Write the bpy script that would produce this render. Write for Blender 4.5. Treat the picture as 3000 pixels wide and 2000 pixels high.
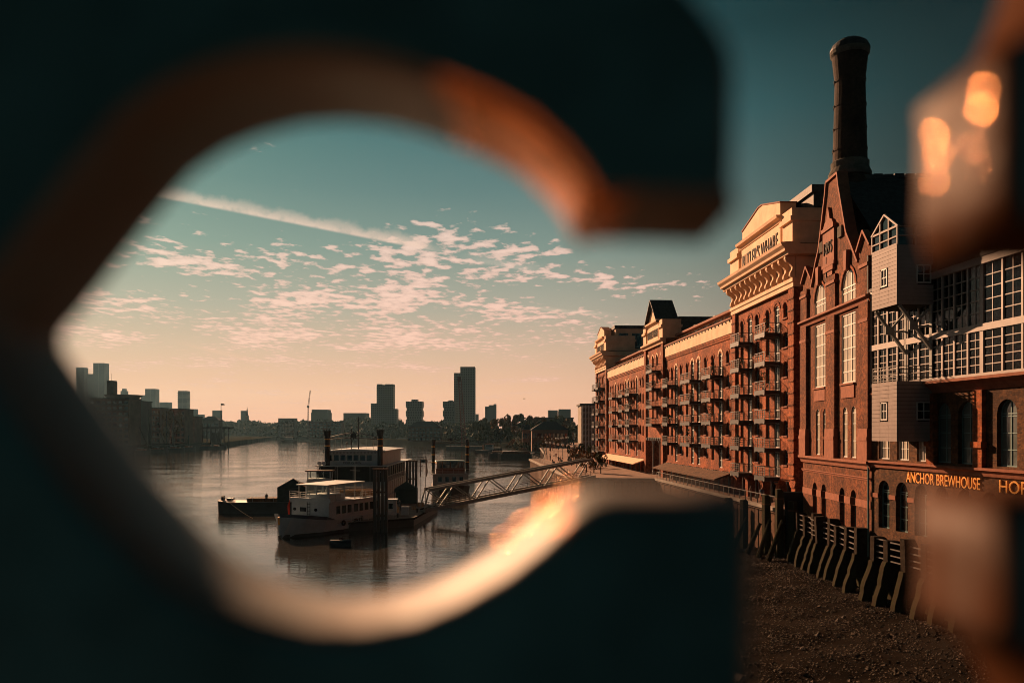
import bpy, bmesh, math, random
from mathutils import Vector, Matrix
R = math.radians
scene = bpy.context.scene
for o in list(bpy.data.objects):
    bpy.data.objects.remove(o)
col = scene.collection
rnd = random.Random(7)

# ------------------------------------------------------------------ camera, sky, sun, exposure
F, HZ, CZ = 2333.0, 1262.0, 14.5          # focal length in photo pixels, horizon row, eye height above the river
SUN_AZ, SUN_EL = R(30), R(20.5)             # sun to the left of the view axis, low
SUNV = Vector((-math.sin(SUN_AZ)*math.cos(SUN_EL), math.cos(SUN_AZ)*math.cos(SUN_EL), math.sin(SUN_EL)))

cd = bpy.data.cameras.new('camera'); cam = bpy.data.objects.new('camera', cd); col.objects.link(cam)
cam.location = (0, 0, CZ); cam.rotation_euler = (R(90), 0, 0)
cd.sensor_width = 36.0; cd.lens = 36.0*F/3000.0
cd.shift_y = (HZ-1000.0)/3000.0
cd.clip_start = 0.02; cd.clip_end = 30000
cd.dof.use_dof = True; cd.dof.focus_distance = 110.0; cd.dof.aperture_fstop = 1.8
scene.camera = cam

def V3(px, py):
    return Vector(((px-1500)/F, 1.0, (HZ-py)/F)).normalized()

class NT:
    """small helper to write node trees"""
    def __init__(s, tree): s.t = tree
    def n(s, typ, ins=None, **kw):
        nd = s.t.nodes.new(typ)
        for k, v in kw.items(): setattr(nd, k, v)
        for k, v in (ins or {}).items(): s.set(nd.inputs[k], v)
        return nd
    def set(s, sock, v):
        if isinstance(v, bpy.types.NodeSocket): s.t.links.new(v, sock)
        else: sock.default_value = v
    def m(s, op, a, b=None, c=None, clamp=False):
        nd = s.n('ShaderNodeMath', operation=op, use_clamp=clamp)
        for i, v in enumerate((a, b, c)):
            if v is not None: s.set(nd.inputs[i], v)
        return nd.outputs[0]
    def ss(s, v, a, b, lo=0.0, hi=1.0):
        nd = s.n('ShaderNodeMapRange', {0: v, 1: a, 2: b, 3: lo, 4: hi}, interpolation_type='SMOOTHSTEP')
        return nd.outputs[0]
    def mix(s, f, a, b, typ='MIX'):
        nd = s.n('ShaderNodeMix', data_type='RGBA', blend_type=typ)
        s.set(nd.inputs[0], f); s.set(nd.inputs[6], a); s.set(nd.inputs[7], b)
        return nd.outputs[2]
    def ramp(s, v, stops, interp='LINEAR'):
        nd = s.n('ShaderNodeValToRGB', {0: v}); cr = nd.color_ramp; cr.interpolation = interp
        while len(cr.elements) < len(stops): cr.elements.new(0.5)
        for e, (p, c) in zip(cr.elements, stops):
            e.position = p; e.color = (c, c, c, 1) if isinstance(c, (int, float)) else (*c, 1)
        return nd.outputs[0]
    def noise(s, vec, scale, detail=3.0, rough=0.55, dist=0.0):
        nd = s.n('ShaderNodeTexNoise', {'Vector': vec, 'Scale': scale, 'Detail': detail, 'Roughness': rough, 'Distortion': dist})
        return nd.outputs[0]
    def dot(s, a, b):
        nd = s.n('ShaderNodeVectorMath', operation='DOT_PRODUCT'); s.set(nd.inputs[0], a); s.set(nd.inputs[1], b)
        return nd.outputs['Value']

world = bpy.data.worlds.new('World'); scene.world = world; world.use_nodes = True
wt = world.node_tree; wt.nodes.clear(); w = NT(wt)
gen = w.n('ShaderNodeTexCoord').outputs['Generated']
sp = w.n('ShaderNodeSeparateXYZ', {0: gen}); dx, dy, dz = sp.outputs
elev = w.m('MULTIPLY', w.m('ARCSINE', dz), 57.2958)
pos = w.m('DIVIDE', elev, 90.0, clamp=True)
sky = w.ramp(pos, [(0.0, (.97, .445, .268)), (.03, (.91, .470, .285)), (.06, (.71, .450, .305)), (.095, (.44, .385, .300)),
                   (.14, (.225, .29, .25)), (.185, (.115, .20, .195)), (.235, (.045, .140, .150)), (.29, (.007, .052, .060)),
                   (.45, (.003, .026, .032)), (1.0, (.002, .012, .017))])
hl = w.m('SQRT', w.m('MAXIMUM', w.m('SUBTRACT', 1.0, w.m('MULTIPLY', dz, dz)), 1e-4))
cosaz = w.m('DIVIDE', w.m('ADD', w.m('MULTIPLY', dx, -math.sin(SUN_AZ)), w.m('MULTIPLY', dy, math.cos(SUN_AZ))), hl)
fall = w.ss(cosaz, 0.48, .87, .15, 1.0)          # the sky darkens and cools away from the sun
cool = w.ramp(pos, [(0.0, (.15, .46, .50)), (.1, (.14, .45, .49)), (.2, (.08, .28, .32)), (.31, (.018, .10, .12)), (.5, (.007, .042, .054)), (1.0, (.003, .014, .020))])
sky = w.mix(w.ss(cosaz, -.2, .6, 1.0, 0.0), sky, cool)
sky = w.mix(1.0, sky, w.n('ShaderNodeCombineColor', {0: fall, 1: fall, 2: fall}).outputs[0], 'MULTIPLY')
# high broken clouds on a flat layer
inv = w.m('DIVIDE', 1.0, w.m('MAXIMUM', w.m('ADD', dz, .02), .02))
pv = w.n('ShaderNodeCombineXYZ', {0: w.m('MULTIPLY', dx, inv), 1: w.m('MULTIPLY', dy, inv), 2: 3.7}).outputs[0]
mp = w.n('ShaderNodeMapping', {0: pv, 2: (0, 0, R(12)), 3: (1.0, .70, 1.0)}).outputs[0]
big = w.noise(mp, 1.3, 3.0, .5)
puff = w.noise(mp, 10.0, 7.0, .52, .1)
bias = w.ramp(pos, [(.0, .40), (.04, .465), (.075, .55), (.12, .54), (.142, .495), (.17, .43), (.205, .30), (.25, 0.0)])
rightness = w.ss(w.m('DIVIDE', dx, w.m('MAXIMUM', dy, .05)), -.04, .22, 0.0, .19)
cv = w.m('ADD', w.m('ADD', w.m('SUBTRACT', puff, rightness), w.m('MULTIPLY', w.m('SUBTRACT', big, .5), .95)), w.m('SUBTRACT', bias, .5))
cmask = w.ss(cv, .53, .64)
cshade = w.ss(cv, .56, .80, .80, 1.05)
ccol = w.ramp(pos, [(.0, (.95, .48, .33)), (.06, (1.0, .57, .43)), (.12, (.98, .63, .51)), (.2, (.82, .64, .54))])
ccol = w.mix(1.0, ccol, w.n('ShaderNodeCombineColor', {0: cshade, 1: cshade, 2: cshade}).outputs[0], 'MULTIPLY')
cfall = w.ss(cosaz, .3, .75, .15, 1.0)
sky = w.mix(w.m('MULTIPLY', w.m('MULTIPLY', cmask, .88), cfall), sky, ccol)
def contrail(a, b, width, soft, amt, colr):
    global sky
    A, B = V3(*a), V3(*b); nrm = A.cross(B).normalized()
    if nrm.z < 0: nrm.negate()
    tg = (B-A).normalized(); la, lb = A.dot(tg), B.dot(tg)
    d = w.dot(gen, tuple(nrm)); t = w.dot(gen, tuple(tg))
    wob = w.noise(w.n('ShaderNodeMapping', {0: gen, 3: (1, 1, 1)}).outputs[0], 42.0, 5.0, .65)
    edge = w.ss(d, -width, width*.4)
    fade = w.ss(w.m('ADD', d, w.m('MULTIPLY', w.m('SUBTRACT', wob, .5), soft*1.6)), 0.0, soft, 1.0, 0.0)
    rng = w.m('MULTIPLY', w.ss(t, la-.03, la+.03), w.ss(t, lb-.06, lb, 1.0, 0.0))
    k = w.m('MULTIPLY', w.m('MULTIPLY', edge, fade), w.m('MULTIPLY', rng, w.m('MULTIPLY', w.ss(wob, .25, .6, .45, 1.0), amt)))
    sky = w.mix(k, sky, (*colr, 1))
contrail((400, 562), (1330, 745), .0026, .016, .80, (.90, .62, .48))
contrail((1380, 765), (1640, 805), .003, .014, .35, (.80, .62, .50))
contrail((560, 1015), (840, 1085), .002, .007, .40, (.92, .50, .34))
contrail((1560, 905), (1840, 930), .002, .006, .35, (.85, .62, .46))
# warm glow of the atmosphere from a Nishita sky, kept low
ns = w.n('ShaderNodeTexSky', sky_type='NISHITA', sun_disc=False, sun_elevation=SUN_EL, sun_rotation=-SUN_AZ, air_density=1.6, dust_density=3.5)
nb = w.mix(1.0, ns.outputs[0], (.0008, .0020, .0022, 1), 'MULTIPLY')
sky = w.mix(1.0, sky, nb, 'ADD')
below = w.ss(dz, -.12, -.01, .25, 1.0)
sky = w.mix(1.0, sky, w.n('ShaderNodeCombineColor', {0: below, 1: below, 2: below}).outputs[0], 'MULTIPLY')
bg = w.n('ShaderNodeBackground', {0: sky, 1: .385})
wt.links.new(bg.outputs[0], w.n('ShaderNodeOutputWorld').inputs[0])

sd = bpy.data.lights.new('sun', 'SUN'); sd.energy = 5.0; sd.angle = R(.55); sd.color = (1.0, .54, .29)
sun = bpy.data.objects.new('sun', sd); col.objects.link(sun)
sun.rotation_euler = SUNV.to_track_quat('Z', 'Y').to_euler(); sun.location = (-60, 60, 80)

scene.view_settings.view_transform = 'Standard'; scene.view_settings.look = 'None'
scene.view_settings.exposure = 1.3; scene.view_settings.gamma = 1.0
cy = scene.cycles
cy.use_denoising = True; cy.pixel_filter_type = 'BLACKMAN_HARRIS'; cy.filter_width = .9; cy.max_bounces = 7; cy.diffuse_bounces = 3; cy.glossy_bounces = 4; cy.transmission_bounces = 4
cy.transparent_max_bounces = 12; cy.volume_bounces = 1; cy.caustics_reflective = False; cy.caustics_refractive = False
cy.sample_clamp_indirect = 4.0; cy.blur_glossy = .5

# ------------------------------------------------------------------ materials
MAT = {}
def mat(name, c, rough=.7, metal=0.0, var=.25, vscale=1.5, bump=0.0, bscale=20.0, spec=None, coat=0.0, c2=None, sharp=None):
    if spec is None: spec = .10 if rough > .55 else .35
    m = bpy.data.materials.new(name); m.use_nodes = True; t = NT(m.node_tree)
    p = m.node_tree.nodes['Principled BSDF']; oc = t.n('ShaderNodeTexCoord').outputs['Object']
    nz = t.noise(oc, vscale, 5.0, .6)
    if sharp: nz = t.ss(nz, sharp[0], sharp[1])
    dark = tuple(x*(1-var) for x in c) if c2 is None else c2
    lite = tuple(min(1, x*(1+var*.6)) for x in c) if c2 is None else c
    k = nz if sharp else t.ss(nz, .3, .7)
    t.set(p.inputs['Base Color'], t.mix(k, (*dark, 1), (*lite, 1)))
    p.inputs['Roughness'].default_value = rough; p.inputs['Metallic'].default_value = metal
    p.inputs['Specular IOR Level'].default_value = spec; p.inputs['Coat Weight'].default_value = coat
    if bump:
        b = t.n('ShaderNodeBump', {'Strength': bump, 'Distance': .02, 'Height': t.noise(oc, bscale, 4.0, .6)})
        t.set(p.inputs['Normal'], b.outputs[0])
    MAT[name] = m; return m
def brick_mat(name, c1, c2, mortar, dirt=.35, sc=1.0):
    m = bpy.data.materials.new(name); m.use_nodes = True; t = NT(m.node_tree)
    p = m.node_tree.nodes['Principled BSDF']; oc = t.n('ShaderNodeTexCoord').outputs['Object']
    s = t.n('ShaderNodeSeparateXYZ', {0: oc})
    uv = t.n('ShaderNodeCombineXYZ', {0: t.m('ADD', s.outputs[0], s.outputs[1]), 1: s.outputs[2], 2: 0.0}).outputs[0]
    b = t.n('ShaderNodeTexBrick', {'Vector': uv, 'Color1': (*c1, 1), 'Color2': (*c2, 1), 'Mortar': (*mortar, 1), 'Scale': 1.0,
            'Mortar Size': .010*sc, 'Mortar Smooth': .3, 'Bias': -.1, 'Brick Width': .24*sc, 'Row Height': .085*sc})
    n1 = t.noise(oc, .35, 5.0, .65); n2 = t.noise(oc, 3.0, 4.0, .6)
    st = t.n('ShaderNodeMapping', {0: oc, 3: (1.2, 1.2, .10)}).outputs[0]
    n3 = t.noise(st, 1.0, 4.0, .6)
    k = t.m('MULTIPLY', t.ss(n1, .3, .7, 1-dirt, 1.08), t.m('MULTIPLY', t.ss(n2, .28, .72, .50, 1.40), t.ss(n3, .3, .65, .78, 1.05)))
    cc = t.mix(1.0, b.outputs[0], t.n('ShaderNodeCombineColor', {0: k, 1: k, 2: k}).outputs[0], 'MULTIPLY')
    t.set(p.inputs['Base Color'], cc); p.inputs['Roughness'].default_value = .85; p.inputs['Specular IOR Level'].default_value = .08
    bp = t.n('ShaderNodeBump', {'Strength': .5, 'Distance': .02, 'Height': t.m('ADD', t.m('MULTIPLY', b.outputs[1], -1.0), t.m('MULTIPLY', n2, .8))})
    t.set(p.inputs['Normal'], bp.outputs[0]); MAT[name] = m; return m
brick_mat('brick_red', (.38, .098, .029), (.26, .060, .018), (.20, .095, .055), .55)
brick_mat('brick_brown', (.125, .052, .020), (.055, .024, .012), (.09, .052, .03), .55, 1.25)
brick_mat('brick_gable', (.205, .062, .022), (.12, .034, .014), (.12, .062, .036), .5)
brick_mat('brick_sooty', (.050, .026, .017), (.032, .017, .012), (.045, .03, .022), .5)
mat('stucco', (.66, .45, .30), .8, var=.16, vscale=.6, bump=.3, bscale=9)
mat('terracotta', (.22, .082, .048), .8, var=.2, vscale=2.0, bump=.3, bscale=14)
mat('slate', (.040, .042, .045), .6, var=.4, vscale=2.5, bump=.4, bscale=8)
mat('black_iron', (.009, .010, .011), .45, var=.3, vscale=6)
mat('rail_paint', (.06, .055, .048), .5, var=.3, vscale=8)
mat('white_paint', (.36, .42, .46), .5, var=.14, vscale=1.2)
mat('white_frame', (.46, .46, .44), .5, var=.1, vscale=3)
mat('teal_frame', (.09, .17, .17), .45, var=.2, vscale=3)
mat('weatherboard', (.24, .20, .19), .6, var=.10, vscale=1.4)
mat('glazing_white', (.25, .215, .20), .55, var=.15, vscale=2)
mat('steel_grey', (.24, .25, .24), .6, metal=.0, var=.25, vscale=1.5)
mat('steel_dark', (.045, .045, .045), .55, metal=.2, var=.5, vscale=1.2, c2=(.07, .035, .02))
mat('rust', (.085, .042, .022), .95, spec=.1, var=.5, vscale=1.5)
mat('timber', (.022, .016, .011), .9, spec=.03, var=.5, vscale=3, bump=.6, bscale=12)
mat('weed_timber', (.024, .017, .010), .9, spec=.03, vscale=1.6, bump=.8, bscale=10, c2=(.022, .023, .008))
mat('pale_timber', (.26, .17, .10), .8, var=.35, vscale=3)
mat('concrete', (.25, .22, .19), .85, var=.3, vscale=.5, bump=.3, bscale=6)
mat('paving', (.20, .12, .085), .9, spec=.1, var=.3, vscale=.7)
mat('mud', (.014, .011, .0088), 1.0, spec=0.0, var=.5, vscale=.25, bump=1.0, bscale=7)
mat('pebble', (.055, .042, .031), .7, spec=.04, var=.8, vscale=6.0)
mat('hull_dark', (.022, .024, .027), .5, var=.4, vscale=.8)
mat('hull_red', (.16, .03, .018), .5, var=.3, vscale=.8)
mat('navy', (.010, .014, .035), .4, var=.2)
mat('canvas_black', (.012, .013, .014), .8, var=.3, vscale=.8)
mat('tent_green', (.016, .028, .028), .8, var=.3, vscale=.8)
mat('lettering_dark', (.035, .028, .022), .8, var=.2)
mat('soot_stone', (.11, .10, .085), .95, spec=.02, var=.3, vscale=2)
mat('gold', (.80, .36, .06), .4, var=.1, vscale=4)
mat('varnish', (.16, .045, .018), .35, var=.3, vscale=2)
mat('orange_ring', (.55, .14, .05), .6, var=.1)
mat('red_cloth', (.45, .05, .03), .8, var=.2)
mat('pale_cloth', (.55, .45, .38), .8, var=.2)
mat('foliage', (.075, .072, .020), .8, vscale=.35, c2=(.028, .045, .018), spec=.04)
mat('foliage_autumn', (.20, .075, .018), .8, vscale=.5, c2=(.06, .055, .018), spec=.04)
mat('foliage_dark', (.030, .042, .020), .8, vscale=.5, var=.5, spec=.04)
mat('bark', (.05, .04, .03), .9, var=.3)
mat('far_wall', (.13, .115, .10), .85, var=.3, vscale=.08)
mat('far_wall_brick', (.17, .085, .055), .85, var=.3, vscale=.2)
mat('tower_block', (.11, .13, .125), .7, var=.15, vscale=.02)
mat('land', (.03, .028, .018), 1.0, spec=0.0, var=.4, vscale=.05)
mat('globe_glass', (.75, .70, .64), .12, var=.05, coat=.5)
mat('interior', (.50, .40, .34), .85, var=.25, vscale=.4)
mat('blind', (.62, .43, .33), .8, var=.15, vscale=1.0)
mat('skin', (.30, .17, .12), .6, var=.1)
mat('coat_dark', (.020, .022, .028), .8, var=.2)
mat('coat_tan', (.20, .11, .05), .8, var=.2)
def glass_dark(name, c=(.010, .013, .014), rough=.04):
    m = mat(name, c, rough, var=.3, vscale=.5, spec=.6)
    t = NT(m.node_tree); oc = t.n('ShaderNodeTexCoord').outputs['Object']
    b = t.n('ShaderNodeBump', {'Strength': .06, 'Distance': .05, 'Height': t.noise(oc, .9, 2.0, .5)})
    t.set(m.node_tree.nodes['Principled BSDF'].inputs['Normal'], b.outputs[0])
glass_dark('glass'); glass_dark('glass_cream', (.42, .38, .31), .12); glass_dark('glass_pale', (.10, .12, .115), .08)  # the second glass has an even cream base colour
def clear_glass():
    m = bpy.data.materials.new('clear_glass'); m.use_nodes = True; t = NT(m.node_tree); m.node_tree.nodes.clear()
    a = t.n('ShaderNodeBsdfTransparent', {0: (.80, .84, .82, 1)}); b = t.n('ShaderNodeBsdfGlossy', {0: (.9, .9, .9, 1), 1: .03})
    fr = t.n('ShaderNodeFresnel', {0: 1.3})
    mx = t.n('ShaderNodeMixShader', {0: fr.outputs[0], 1: a.outputs[0], 2: b.outputs[0]})
    m.node_tree.links.new(mx.outputs[0], t.n('ShaderNodeOutputMaterial').inputs[0]); MAT['clear_glass'] = m
clear_glass()
def water_mat():
    m = bpy.data.materials.new('river_water'); m.use_nodes = True; t = NT(m.node_tree); p = m.node_tree.nodes['Principled BSDF']
    oc = t.n('ShaderNodeTexCoord').outputs['Object']
    p.inputs['Base Color'].default_value = (.030, .029, .025, 1); p.inputs['IOR'].default_value = 1.38; p.inputs['Roughness'].default_value = .02
    a = t.noise(t.n('ShaderNodeMapping', {0: oc, 2: (0, 0, R(18)), 3: (.5, 1.0, 1)}).outputs[0], .8, 4.0, .62, .6)
    b = t.noise(t.n('ShaderNodeMapping', {0: oc, 2: (0, 0, R(-14)), 3: (.55, 1.1, 1)}).outputs[0], 3.0, 3.0, .6, .4)
    c = t.noise(oc, .05, 3.0, .5)
    h = t.m('MULTIPLY', t.m('ADD', a, t.m('MULTIPLY', b, .30)), t.ss(c, .35, .65, .45, 1.5))
    bp = t.n('ShaderNodeBump', {'Strength': 1.0, 'Distance': .042, 'Height': h})
    t.set(p.inputs['Normal'], bp.outputs[0]); MAT['river_water'] = m
water_mat()
def iron_paint():
    mat('parapet_paint', (.035, .125, .155), .6, var=.30, vscale=14, bump=.15, bscale=45)
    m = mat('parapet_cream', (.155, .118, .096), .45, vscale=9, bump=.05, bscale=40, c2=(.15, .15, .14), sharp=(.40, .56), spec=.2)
    # orange glow of sunlight painted on the cusps as shiny patches
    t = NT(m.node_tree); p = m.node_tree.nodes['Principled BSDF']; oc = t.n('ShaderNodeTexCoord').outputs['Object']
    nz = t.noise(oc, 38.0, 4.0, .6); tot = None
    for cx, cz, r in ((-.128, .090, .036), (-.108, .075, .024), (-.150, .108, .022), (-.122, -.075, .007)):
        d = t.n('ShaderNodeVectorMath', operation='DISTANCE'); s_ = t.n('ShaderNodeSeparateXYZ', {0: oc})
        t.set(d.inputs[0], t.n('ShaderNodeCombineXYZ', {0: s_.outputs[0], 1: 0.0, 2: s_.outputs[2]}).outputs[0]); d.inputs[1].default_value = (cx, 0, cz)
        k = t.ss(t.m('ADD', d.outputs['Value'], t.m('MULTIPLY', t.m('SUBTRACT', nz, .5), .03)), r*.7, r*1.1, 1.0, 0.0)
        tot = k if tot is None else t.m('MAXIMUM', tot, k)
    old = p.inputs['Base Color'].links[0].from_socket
    rust = t.ss(t.m('ADD', t.n('ShaderNodeSeparateXYZ', {0: oc}).outputs[0], t.m('MULTIPLY', t.m('SUBTRACT', nz, .5), .02)), .03, .06)   # shade painted as a darker brown on the edge of the next lobe
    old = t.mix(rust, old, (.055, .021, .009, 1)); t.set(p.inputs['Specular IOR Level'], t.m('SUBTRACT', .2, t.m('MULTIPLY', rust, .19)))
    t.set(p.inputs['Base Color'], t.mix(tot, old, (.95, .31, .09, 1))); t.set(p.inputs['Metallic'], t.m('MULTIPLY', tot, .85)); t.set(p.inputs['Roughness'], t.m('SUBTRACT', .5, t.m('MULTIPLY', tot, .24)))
    mat('glint_copper', (.95, .36, .12), .16, metal=1.0, var=.3, vscale=60)  # bright metal for the added studs that glint in the sun
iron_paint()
def tower_grid(name, wall, win, sx, sz):
    m = bpy.data.materials.new(name); m.use_nodes = True; t = NT(m.node_tree); p = m.node_tree.nodes['Principled BSDF']
    s = t.n('ShaderNodeSeparateXYZ', {0: t.n('ShaderNodeTexCoord').outputs['Object']})
    uv = t.n('ShaderNodeCombineXYZ', {0: t.m('ADD', s.outputs[0], s.outputs[1]), 1: s.outputs[2], 2: 0.0}).outputs[0]
    b = t.n('ShaderNodeTexBrick', {'Vector': uv, 'Color1': (*win, 1), 'Color2': tuple(x*.7 for x in win)+(1,), 'Mortar': (*wall, 1), 'Scale': 1.0,
            'Mortar Size': .22*sz, 'Mortar Smooth': 0.0, 'Brick Width': sx, 'Row Height': sz}, offset=0.0)
    t.set(p.inputs['Base Color'], b.outputs[0]); p.inputs['Roughness'].default_value = .5; MAT[name] = m
tower_grid('tower_grid', (.20, .21, .20), (.03, .035, .037), 3.0, 3.2)
tower_grid('tower_slats', (.13, .13, .12), (.04, .045, .045), 60.0, 3.4)

# ------------------------------------------------------------------ mesh helpers
class MB:
    def __init__(s): s.v = []; s.f = []
    def add(s, vs, fs):
        b = len(s.v); s.v += [tuple(x) for x in vs]; s.f += [tuple(i+b for i in f) for f in fs]; return s
    def quad(s, a, b, c, d): return s.add((a, b, c, d), ((0, 1, 2, 3),))
    def box(s, x0, x1, y0, y1, z0, z1):
        return s.add([(x, y, z) for z in (z0, z1) for y in (y0, y1) for x in (x0, x1)],
                     ((0, 2, 3, 1), (4, 5, 7, 6), (0, 1, 5, 4), (2, 6, 7, 3), (0, 4, 6, 2), (1, 3, 7, 5)))
    def frame(s, p, q):
        p, q = Vector(p), Vector(q); d = (q-p).normalized()
        u = d.cross(Vector((0, 0, 1)));  u = u.normalized() if u.length > 1e-4 else Vector((1, 0, 0))
        return p, q, u, u.cross(d)
    def beam(s, p, q, w, h=None):
        h = h or w; p, q, u, v = s.frame(p, q)
        vs = [e+u*a*w/2+v*b*h/2 for e in (p, q) for a, b in ((-1, -1), (1, -1), (1, 1), (-1, 1))]
        return s.add(vs, ((0, 1, 2, 3), (7, 6, 5, 4), (0, 4, 5, 1), (1, 5, 6, 2), (2, 6, 7, 3), (3, 7, 4, 0)))
    def tube(s, p, q, r0, r1=None, n=8):
        r1 = r0 if r1 is None else r1; p, q, u, v = s.frame(p, q)
        vs = [e+(u*math.cos(6.28318*i/n)+v*math.sin(6.28318*i/n))*r for e, r in ((p, r0), (q, r1)) for i in range(n)]
        return s.add(vs, [(i, (i+1) % n, n+(i+1) % n, n+i) for i in range(n)]+[tuple(range(n-1, -1, -1)), tuple(range(n, 2*n))])
    def path(s, pts, r, n=6):
        for a, b in zip(pts, pts[1:]): s.tube(a, b, r, r, n)
        return s
    def prism(s, pts, axis, a, b):
        k = {'x': lambda p, t: (t, p[0], p[1]), 'y': lambda p, t: (p[0], t, p[1]), 'z': lambda p, t: (p[0], p[1], t)}[axis]
        n = len(pts); vs = [k(p, a) for p in pts]+[k(p, b) for p in pts]
        return s.add(vs, [tuple(range(n-1, -1, -1)), tuple(range(n, 2*n))]+[(i, (i+1) % n, n+(i+1) % n, n+i) for i in range(n)])
    def lathe(s, prof, c=(0, 0, 0), n=16):
        vs = [(c[0]+r*math.cos(6.28318*i/n), c[1]+r*math.sin(6.28318*i/n), c[2]+z) for r, z in prof for i in range(n)]
        k = len(prof); fs = [(j*n+i, j*n+(i+1) % n, (j+1)*n+(i+1) % n, (j+1)*n+i) for j in range(k-1) for i in range(n)]
        return s.add(vs, fs+[tuple(range(n-1, -1, -1)), tuple(range((k-1)*n, k*n))])
    def ball(s, c, r, n=10, k=6, sz=1.0):
        return s.lathe([(r*math.sin(math.pi*j/k)+1e-4, -r*sz*math.cos(math.pi*j/k)) for j in range(k+1)], c, n)
    def torus(s, c, Rr, r, axis='x', n=14, k=6):
        vs = []
        for i in range(n):
            a = 6.28318*i/n
            for j in range(k):
                b = 6.28318*j/k; rr = Rr+r*math.cos(b); h = r*math.sin(b)
                q = (rr*math.cos(a), rr*math.sin(a))
                vs.append({'x': (c[0]+h, c[1]+q[0], c[2]+q[1]), 'y': (c[0]+q[0], c[1]+h, c[2]+q[1]), 'z': (c[0]+q[0], c[1]+q[1], c[2]+h)}[axis])
        return s.add(vs, [(i*k+j, ((i+1) % n)*k+j, ((i+1) % n)*k+(j+1) % k, i*k+(j+1) % k) for i in range(n) for j in range(k)])
    def mesh(s, name, m, smooth=False):
        me = bpy.data.meshes.new(name); me.from_pydata(s.v, [], s.f); me.update()
        if m: me.materials.append(MAT[m] if isinstance(m, str) else m)
        if smooth: me.polygons.foreach_set('use_smooth', [True]*len(me.polygons))
        return me
def tag(o, label=None, cat=None, group=None, kind=None):
    for k, v in (('label', label), ('category', cat), ('group', group), ('kind', kind)):
        if v: o[k] = v
    return o
def ob(name, mb, m=None, parent=None, loc=None, rz=0.0, smooth=False, **tg):
    me = mb.mesh(name, m, smooth) if isinstance(mb, MB) else mb
    o = bpy.data.objects.new(name, me); col.objects.link(o)
    if parent is not None: o.parent = parent
    if loc is not None: o.location = loc
    o.rotation_euler[2] = rz
    return tag(o, **tg)
def empty(name, loc=(0, 0, 0), rz=0.0, **tg):
    o = bpy.data.objects.new(name, None); col.objects.link(o); o.location = loc; o.rotation_euler[2] = rz
    o.empty_display_size = .2
    return tag(o, **tg)
def copy_tree(o, parent=None):
    c = o.copy(); col.objects.link(c); c.parent = parent
    for ch in list(o.children): copy_tree(ch, c)
    return c
def P(px, py, Y): return Vector(((px-1500)/F*Y, Y, CZ+(HZ-py)/F*Y))
def W(px, py, z=0.0):
    Y = (CZ-z)*F/(py-HZ); return Vector(((px-1500)/F*Y, Y, z))
ORD = ['first', 'second', 'third', 'fourth', 'fifth', 'sixth', 'seventh', 'eighth', 'ninth', 'tenth', 'eleventh', 'twelfth', 'thirteenth', 'fourteenth', 'fifteenth', 'sixteenth']
def text_mesh(txt, m, height, width, depth=.06):
    """raised letters in the local y-z plane, reading towards -y (seen from -x), starting at y = 0"""
    cu = bpy.data.curves.new('letters', 'FONT'); cu.body = txt; cu.extrude = .02; cu.resolution_u = 3; cu.offset = .003
    o = bpy.data.objects.new('letters', cu); col.objects.link(o)
    bpy.context.view_layer.update()
    me = bpy.data.meshes.new_from_object(o.evaluated_get(bpy.context.evaluated_depsgraph_get()))
    bpy.data.objects.remove(o)
    xs = [v.co.x for v in me.vertices]; ys = [v.co.y for v in me.vertices]
    x0, x1, y0, y1 = min(xs), max(xs), min(ys), max(ys)
    for v in me.vertices:
        x, y, z = v.co; v.co = (-depth*(z > 0), -(x-x0)/(x1-x0)*width, (y-y0)/(y1-y0)*height)
    me.materials.clear(); me.materials.append(MAT[m]); return me

# ------------------------------------------------------------------ facade frames
class Fr:
    """A facade: local +y runs away from the bridge along the wall, +x inland, z up."""
    def __init__(s, name, X0, Y0, slope, **tg):
        s.X0, s.Y0, s.k = X0, Y0, slope; s.nn = math.sqrt(1+slope*slope); s.rz = -math.atan(slope)
        s.e = empty(name, (X0, Y0, 0), s.rz, **tg)
    def Y(s, px): return (s.X0-s.k*s.Y0)/((px-1500)/F-s.k)
    def s(s, px): return (s.Y(px)-s.Y0)*s.nn
    def z(s, px, py): return CZ+(HZ-py)/F*s.Y(px)
    def w(s, x, y, z):
        c, q = math.cos(s.rz), math.sin(s.rz); return Vector((s.X0+c*x-q*y, s.Y0+q*x+c*y, z))
FX = lambda x: (lambda u, z, d: (x+d, u, z))            # wall facing the river (local -x)
FY = lambda y: (lambda u, z, d: (u, y+d, z))            # wall facing the bridge (local -y)
def wall(mb, fm, u0, u1, z0, z1, cols, depth=.35, n=8):
    q = lambda a, b, c, d: mb.quad(fm(*a), fm(*b), fm(*c), fm(*d))
    u = u0
    for c, hw, ops in sorted(cols):
        a, b = c-hw, c+hw
        q((u, z0, 0), (a, z0, 0), (a, z1, 0), (u, z1, 0))
        z = z0
        for zb, zs, r in ops:
            q((a, z, 0), (b, z, 0), (b, zb, 0), (a, zb, 0))
            pts = [(c-hw*math.cos(math.pi*i/n), zs+r*math.sin(math.pi*i/n)) for i in range(n+1)] if r > 0 else [(a, zs), (b, zs)]
            if r > 0:
                for p1, p2 in zip(pts, pts[1:]): q((*p1, 0), (*p2, 0), (p2[0], zs+r, 0), (p1[0], zs+r, 0))
            lp = [(a, zb)]+pts+[(b, zb)]
            for p1, p2 in zip(lp, lp[1:]+lp[:1]): q((*p1, 0), (*p2, 0), (*p2, depth), (*p1, depth))
            z = zs+r
        q((a, z, 0), (b, z, 0), (b, z1, 0), (a, z1, 0))
        u = b
    q((u, z0, 0), (u1, z0, 0), (u1, z1, 0), (u, z1, 0))
    return mb
_win = {}
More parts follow.
